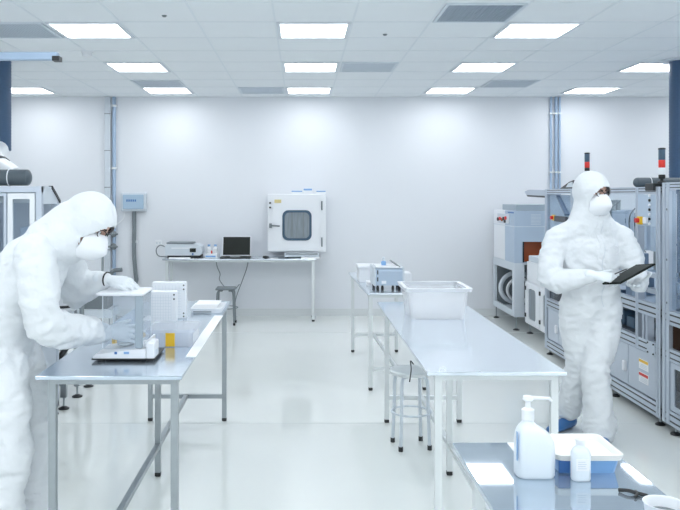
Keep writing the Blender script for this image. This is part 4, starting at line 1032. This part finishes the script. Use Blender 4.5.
def mask(person, hc, F, U, R, Rm):
    m = M(); P = []
    cols, rows = 15, 11
    for side in (0, 1):
        for j in range(rows):
            v = -1 + 2 * j / (rows - 1)
            for i in range(cols):
                u = -1 + 2 * i / (cols - 1)
                k = 1 - 0.18 * v * v
                x = 0.088 * math.sin(u * 1.25) * k
                f = 0.026 + 0.106 * math.cos(u * 1.25) - 0.026 * abs(v) ** 2 + 0.026 * (1 - abs(u)) * (1 - abs(v))
                z = -0.058 + 0.070 * v - 0.010 * abs(u)
                f -= 0.003 * side
                P.append(hc + R * x + F * f + U * z)
    base = rows * cols; fs = []
    for j in range(rows - 1):
        for i in range(cols - 1):
            a = j * cols + i
            fs.append((a, a + 1, a + cols + 1, a + cols)); fs.append((base + a, base + a + cols, base + a + cols + 1, base + a + 1))
    edge = [i for i in range(cols)] + [j * cols + cols - 1 for j in range(1, rows)] + [(rows - 1) * cols + i for i in range(cols - 2, -1, -1)] + [j * cols for j in range(rows - 2, 0, -1)]
    for q in range(len(edge)):
        a, b = edge[q], edge[(q + 1) % len(edge)]; fs.append((a, base + a, base + b, b))
    m.add(P, fs); o = m.obj('face_mask', 'maskm', person, 'all')
    s_ = M()
    for s in (-1, 1):
        for dz in (0.0, -0.075):
            s_.tube([hc + R * s * 0.073 + U * dz * 1.0 + F * 0.055, hc + R * s * 0.088 + U * (dz * 0.5 + 0.005) + F * 0.0], 0.0018, 6)
    s_.obj('ear_loop', 'maskm', o)

def hand(person, W, D, Nn, T, curl=(0.5, 0.5, 0.5, 0.5), spread=0.07, tcurl=0.4, length=1.0, cuff=0.06, tdir=None, nm='glove'):
    """gloved hand. W wrist, D wrist->knuckles, Nn out of the back of the hand, T towards the thumb side"""
    W = V(W); D = V(D).normalized(); Nn = V(Nn); Nn = (Nn - D * Nn.dot(D)).normalized()
    T = V(T); T = (T - D * T.dot(D) - Nn * T.dot(Nn)).normalized()
    m = M(); L = length
    m.tube([W - D * cuff, W, W + D * 0.03 * L, W + D * 0.065 * L, W + D * 0.09 * L], [(0.029, 0.033), (0.022, 0.029), (0.019, 0.035), (0.017, 0.041), (0.013, 0.040)], 18, up=Nn, dome=True)
    m.ell(W + D * 0.035 * L + T * 0.024 - Nn * 0.008, 0.02, 0.02, 0.018)
    spec = ((0.030, 0.086, (0.040, 0.026, 0.022), 0.0098), (0.010, 0.092, (0.045, 0.029, 0.023), 0.0100), (-0.011, 0.089, (0.041, 0.027, 0.022), 0.0096), (-0.030, 0.081, (0.032, 0.021, 0.019), 0.0088))
    tips = []
    for k, (t, d, segs, r) in enumerate(spec):
        p = W + T * t * 0.8 + D * (d - 0.035) * L; pts = [p]; p = W + T * t + D * d * L; pts.append(p)
        ang = curl[k] * 0.45; base = (D + T * spread * (1.5 - k)).normalized()
        for q, sgl in enumerate(segs):
            dd = base * math.cos(ang) - Nn * math.sin(ang)
            p = p + dd * sgl * L; pts.append(p); ang += curl[k] * (0.9 if q == 0 else 0.6)
        m.tube(pts, [r * 1.1, r * 1.08, r, r * 0.93, r * 0.8], 12, up=T, dome=True)
        tips.append(p)
    td = V(tdir).normalized() if tdir is not None else (T * 0.75 + D * 0.65 - Nn * 0.25).normalized()
    p = W + D * 0.022 * L + T * 0.020 - Nn * 0.006; pts = [p]
    for q, (sgl, bend) in enumerate(((0.044, 0), (0.030, 0.35), (0.024, 0.35))):
        td = (td + D * tcurl * bend - Nn * 0.2 * bend).normalized()
        p = p + td * sgl * L; pts.append(p)
    m.tube(pts, [0.015, 0.0125, 0.011, 0.009], 12, up=Nn, dome=True)
    g = remeshed(m, 0.0032, 3)
    for i, p in enumerate(g.v):
        g.v[i] = p + V((0, 0, 1)) * 0.0008 * noise.noise(p * 90)
    return g.obj(nm, 'glove', person, 'all'), pts, tips

def shoe(person, heel, dirv, up=(0, 0, 1), mt='shoe', nm='shoe_cover'):
    F_, U_, R_, Rm_ = basis(dirv, up); h = V(heel); m = M()
    m.tube([h + U_ * 0.045, h + F_ * 0.08 + U_ * 0.045, h + F_ * 0.17 + U_ * 0.035, h + F_ * 0.25 + U_ * 0.026], [(0.043, 0.038), (0.042, 0.042), (0.033, 0.050), (0.022, 0.042)], 18, up=U_, dome=True)
    m.tube([h + F_ * 0.03 + U_ * 0.05, h + F_ * 0.02 + U_ * 0.12], [(0.05, 0.045), (0.05, 0.045)], 16, up=F_, dome=True)
    g = remeshed(m, 0.008, 3)
    g.v = [V((p.x, p.y, max(p.z, min(heel[2], p.z + 1) if False else 0.004))) for p in g.v]
    return g.obj(nm, mt, person, 'all')

def build_person(label, base, sk, F, U, hc, faceoff):
    P = thing('person', label, 'person', base)
    hc = V(hc); Fh, Uh, Rh, Rm = basis(F, U)
    c = M(); b = M()
    for (path, rad, up, inner) in sk:
        c.tube(path, rad, 28, up=up, dome=True)
        ri = [(a[0] * inner, a[1] * inner) if isinstance(a, (tuple, list)) else a * inner for a in rad]
        b.tube(path, ri, 20, up=up, dome=True)
    # hood
    c.ell(hc + Uh * 0.025 - Fh * 0.010, 0.112, 0.128, 0.132, Rm, 32, 22)
    c.ell(hc - Uh * 0.06 - Fh * 0.005, 0.095, 0.098, 0.09, Rm, 28, 18)
    head(b, hc, Fh, Uh, Rh, Rm)
    return P, c, b, hc, Fh, Uh, Rh, Rm

# ---- standing person (right), walking towards the camera, holding a tablet
sk = [
    ([(1.965, 5.30, 0.86), (1.965, 5.29, 0.96), (1.955, 5.28, 1.08), (1.95, 5.27, 1.22), (1.95, 5.27, 1.33), (1.95, 5.265, 1.40)],
     [(0.205, 0.145), (0.195, 0.145), (0.185, 0.138), (0.192, 0.138), (0.195, 0.125), (0.165, 0.098)], (1, 0, 0), 0.78),
    ([(1.95, 5.265, 1.38), (1.948, 5.258, 1.44), (1.945, 5.25, 1.50), (1.945, 5.24, 1.56), (1.948, 5.23, 1.62)], [(0.205, 0.10), (0.185, 0.11), (0.140, 0.11), (0.115, 0.108), (0.112, 0.11)], (1, 0, 0), 0.66),
    ([(1.80, 5.27, 1.41), (1.735, 5.27, 1.365), (1.680, 5.25, 1.24), (1.662, 5.22, 1.115), (1.675, 5.20, 1.085)], [0.066, 0.082, 0.080, 0.080, 0.075], None, 0.6),
    ([(1.662, 5.22, 1.10), (1.70, 5.15, 1.080), (1.79, 5.07, 1.105), (1.865, 5.01, 1.13)], [0.078, 0.080, 0.064, 0.044], None, 0.55),
    ([(2.10, 5.27, 1.41), (2.165, 5.27, 1.365), (2.212, 5.24, 1.25), (2.228, 5.20, 1.13), (2.228, 5.18, 1.10)], [0.066, 0.082, 0.076, 0.074, 0.070], None, 0.6),
    ([(2.228, 5.20, 1.12), (2.215, 5.12, 1.075), (2.185, 5.04, 1.07), (2.165, 5.00, 1.075)], [0.070, 0.062, 0.052, 0.044], None, 0.6),
    ([(2.050, 5.29, 0.90), (2.030, 5.26, 0.72), (1.955, 5.19, 0.48), (1.970, 5.18, 0.30), (1.990, 5.20, 0.09)], [(0.120, 0.140), (0.112, 0.125), (0.088, 0.098), (0.092, 0.095), (0.110, 0.105)], (1, 0, 0), 0.62),
    ([(1.880, 5.30, 0.90), (1.885, 5.33, 0.72), (1.915, 5.35, 0.50), (1.895, 5.42, 0.32), (1.885, 5.50, 0.135)], [(0.120, 0.135), (0.112, 0.125), (0.090, 0.10), (0.082, 0.09), (0.088, 0.085)], (1, 0, 0), 0.6),
]
P, c, b, hc, Fh, Uh, Rh, Rm = build_person('person standing in a white hooded coverall and mask holding a black tablet', (1.96, 5.25, 0), sk,
                                            (0.50, -0.86, -0.10), (0.0, -0.05, 1), (1.945, 5.215, 1.655), 0)
c = remeshed(c, 0.010, 5)
joints = [((1.655, 5.22, 1.10), 0.16), ((2.235, 5.2, 1.12), 0.14), ((2.0, 5.2, 0.50), 0.16), ((1.91, 5.36, 0.5), 0.15), ((1.96, 5.28, 0.88), 0.14), ((2.0, 5.2, 0.12), 0.14), ((1.88, 5.5, 0.18), 0.14), ((1.95, 5.2, 1.1), 0.14)]
c = wrinkle(c, 0.013, hc, 3.1, joints)
tree_full = BVHTree.FromPolygons(c.v, c.f)
c = cut_face(c, hc, Fh, Uh, 0.082, 0.100, -0.035)
cov = c.obj('coverall', 'suit', P, 'all')
remeshed(b, 0.009, 3).obj('body', 'skin', P, 'all')
face_parts(P, hc, Fh, Uh, Rh, Rm); mask(P, hc, Fh, Uh, Rh, Rm)
# zip flap and round patch lie on the chest surface
def strip(tree, pts, w, name, mt, parent, off=0.004, dirn=(0, 1, 0)):
    m = M(); secs = []
    for (x, z) in pts:
        r = []
        for s in (-1, 1):
            h = tree.ray_cast(V((x + s * w, 4.0, z)), V(dirn))[0]
            if h is None: break
            r.append(h)
        if len(r) == 2:
            secs.append([r[0] - V((0, off, 0)), r[1] - V((0, off, 0)), r[1] + V((0, 0.004, 0)), r[0] + V((0, 0.004, 0))])
    if len(secs) > 1: m.loft(secs).obj(name, mt, parent, True)
strip(tree_full, [(1.975 - 0.012 * math.sin(i * 0.6), 1.47 - i * 0.02) for i in range(14)], 0.016, 'zip_flap', 'suit', cov, 0.004)
strip(tree_full, [(1.994 - 0.012 * math.sin(i * 0.6), 1.45 - i * 0.02) for i in range(28)], 0.0015, 'zip_seam', 'trunk', cov, 0.003)
h = tree_full.ray_cast(V((2.085, 4.0, 1.285)), V((0, 1, 0)))[0]
if h is not None:
    mm = M().tube([h + V((0.028 * math.cos(a * PI / 10), -0.003, 0.028 * math.sin(a * PI / 10))) for a in range(21)], 0.0022, 6)
    mm.obj('round_patch', 'maskm', cov, True)
# hands: his right hand points at the tablet, his left hand carries it from below
gr, tpts, tips = hand(P, (1.885, 4.985, 1.137), (0.90, -0.35, -0.12), (-0.1, -0.75, 0.75), (0.15, -0.35, 0.9), (0.4, 0.9, 1.1, 1.2), cuff=0.05)
gl, _, _ = hand(P, (2.158, 4.995, 1.078), (-0.55, -0.80, -0.02), (0.1, 0.1, -1), (0.75, -0.55, 0.4), (0.15, 0.15, 0.2, 0.25), cuff=0.05, tdir=(0.5, -0.45, 0.7))
shoe(P, (1.985, 5.27, 0.0), (-0.1, -1, 0))
shoe(P, (1.925, 5.545, 0.0), (-0.78, -0.62, 0))
# tablet
A_, D_, B_ = V((1.935, 5.0, 1.075)), V((2.145, 4.98, 1.197)), V((1.983, 4.84, 1.097)); C_ = B_ + D_ - A_
nt_ = (D_ - A_).cross(B_ - A_).normalized()
if nt_.z < 0: nt_ = -nt_
t = thing('tablet', 'black tablet held tilted in the gloved hands of the standing person', 'tablet', tuple((A_ + C_) / 2))
M().add([A_, D_, C_, B_] + [q + nt_ * 0.010 for q in (A_, D_, C_, B_)], [(0, 1, 2, 3), (7, 6, 5, 4), (0, 4, 5, 1), (1, 5, 6, 2), (2, 6, 7, 3), (3, 7, 4, 0)]).obj('case', 'tablet', t)
ctr = (A_ + C_) / 2
M().add([ctr + (q - ctr) * 0.9 + nt_ * 0.0101 for q in (A_, D_, C_, B_)] + [ctr + (q - ctr) * 0.9 + nt_ * 0.0115 for q in (A_, D_, C_, B_)], [(0, 1, 2, 3), (7, 6, 5, 4), (0, 4, 5, 1), (1, 5, 6, 2), (2, 6, 7, 3), (3, 7, 4, 0)]).obj('screen', 'screen', t)
t = thing('pen', 'thin dark pen in the right glove of the standing person', 'pen', (1.99, 4.93, 1.13))
M().rod((1.985, 4.935, 1.150), (2.045, 4.90, 1.185), 0.0035, n=8).obj('barrel', 'black', t, True)
M().rod((2.045, 4.90, 1.185), (2.053, 4.895, 1.190), 0.0022, 0.001, n=8).obj('tip', 'cable', t, True)

# ---- bending person (left)
sk = [
    ([(-1.385, 3.60, 0.84), (-1.385, 3.60, 0.96), (-1.365, 3.60, 1.08), (-1.30, 3.60, 1.22), (-1.225, 3.60, 1.335), (-1.15, 3.60, 1.42)],
     [(0.140, 0.19), (0.145, 0.195), (0.150, 0.185), (0.158, 0.195), (0.150, 0.205), (0.105, 0.17)], (1, 0, 0.2), 0.75),
    ([(-1.17, 3.60, 1.40), (-1.09, 3.60, 1.475), (-1.03, 3.60, 1.52)], [(0.11, 0.13), (0.09, 0.095), (0.09, 0.09)], (1, 0, -1), 0.7),
    ([(-1.175, 3.44, 1.395), (-1.155, 3.40, 1.33), (-1.135, 3.39, 1.19), (-1.12, 3.415, 1.095), (-1.10, 3.45, 1.06)], [0.085, 0.092, 0.085, 0.083, 0.075], None, 0.58),
    ([(-1.125, 3.42, 1.085), (-1.075, 3.52, 1.035), (-1.01, 3.68, 1.005), (-0.960, 3.785, 0.985)], [0.080, 0.080, 0.070, 0.052], None, 0.55),
    ([(-1.175, 3.76, 1.395), (-1.15, 3.80, 1.35), (-1.145, 3.88, 1.25), (-1.15, 3.93, 1.17), (-1.13, 3.93, 1.15)], [0.085, 0.090, 0.082, 0.080, 0.075], None, 0.58),
    ([(-1.15, 3.93, 1.165), (-1.09, 3.92, 1.18), (-1.02, 3.88, 1.21), (-0.975, 3.86, 1.228)], [0.080, 0.076, 0.060, 0.046], None, 0.55),
    ([(-1.38, 3.50, 0.90), (-1.345, 3.48, 0.72), (-1.315, 3.48, 0.50), (-1.345, 3.49, 0.30), (-1.38, 3.50, 0.12)], [(0.150, 0.120), (0.140, 0.118), (0.112, 0.105), (0.108, 0.10), (0.115, 0.105)], (1, 0, 0), 0.62),
    ([(-1.38, 3.70, 0.90), (-1.34, 3.72, 0.72), (-1.30, 3.74, 0.50), (-1.30, 3.75, 0.30), (-1.30, 3.75, 0.12)], [(0.150, 0.120), (0.140, 0.118), (0.112, 0.105), (0.108, 0.10), (0.115, 0.105)], (1, 0, 0), 0.62),
]
P, c, b, hc, Fh, Uh, Rh, Rm = build_person('person in a white hooded coverall bending over the balance on the left table', (-1.36, 3.6, 0), sk,
                                            (0.80, -0.20, -0.56), (0.58, 0.0, 0.80), (-0.985, 3.60, 1.512), 0)
c.ell((-1.10, 3.6, 1.44), 0.12, 0.15, 0.12)
c.tube([(-1.16, 3.6, 1.42), (-1.06, 3.6, 1.52)], [(0.12, 0.14), (0.105, 0.11)], 24, up=(-1, 0, 1), dome=True)
c = remeshed(c, 0.010, 5)
joints = [((-1.12, 3.42, 1.09), 0.16), ((-1.15, 3.93, 1.17), 0.14), ((-1.0, 3.7, 1.0), 0.12), ((-1.31, 3.48, 0.5), 0.16), ((-1.3, 3.74, 0.5), 0.16), ((-1.38, 3.5, 0.9), 0.14), ((-1.1, 3.5, 1.4), 0.12), ((-1.38, 3.5, 0.15), 0.14), ((-1.3, 3.75, 0.15), 0.14)]
c = wrinkle(c, 0.013, hc, 7.7, joints)
c = cut_face(c, hc, Fh, Uh, 0.082, 0.100, -0.035)
c.obj('coverall', 'suit', P, 'all')
remeshed(b, 0.009, 3).obj('body', 'skin', P, 'all')
face_parts(P, hc, Fh, Uh, Rh, Rm); mask(P, hc, Fh, Uh, Rh, Rm)
hand(P, (-0.940, 3.800, 0.985), (0.96, 0.12, -0.10), (-0.1, -0.95, 0.25), (0.1, 0.2, 0.97), (0.35, 0.4, 0.45, 0.5), cuff=0.05, tdir=(0.75, 0.55, 0.35), length=0.95, spread=0.12)
g2, _, _ = hand(P, (-0.955, 3.853, 1.232), (0.97, -0.03, -0.10), (0.12, -0.45, 0.9), (0.1, -0.85, -0.4), (0.55, 0.6, 0.65, 0.7), cuff=0.05, tdir=(0.85, -0.4, -0.3))
M().tube([V((-0.958, 3.855, 1.232)) + V((0.012 * math.cos(a * PI / 12), 0.036 * math.cos(a * PI / 12), 0.036 * math.sin(a * PI / 12))) for a in range(25)], 0.004, 8).obj('wrist_band', 'black', P, True)
shoe(P, (-1.42, 3.50, 0.0), (1, -0.15, 0), mt='maskm'); shoe(P, (-1.34, 3.76, 0.0), (1, 0.1, 0), mt='maskm')

# ------------------------------------------------------------------ light, camera
w = bpy.data.worlds.new('World'); S.world = w; w.use_nodes = True
bg = w.node_tree.nodes['Background']; bg.inputs[0].default_value = (0.90, 0.95, 1.0, 1); bg.inputs[1].default_value = 1.0
cd = bpy.data.cameras.new('camera'); cam = bpy.data.objects.new('camera', cd); COL.objects.link(cam)
cam.location = (0, 0, 1.65); cam.rotation_euler = (PI / 2, 0, 0)
cd.sensor_width = 36; cd.lens = 780 * 36 / 680; cd.shift_x = (340 - 301) / 680; cd.shift_y = -60 / 680; cd.clip_end = 60; cd.clip_start = 0.05
S.camera = cam
S.view_settings.view_transform = 'Standard'; S.view_settings.look = 'None'; S.view_settings.gamma = 1
S.view_settings.use_curve_mapping = False; S.view_settings.exposure = 0.66
for o in bpy.data.objects:
    if '_o' in o: del o['_o']
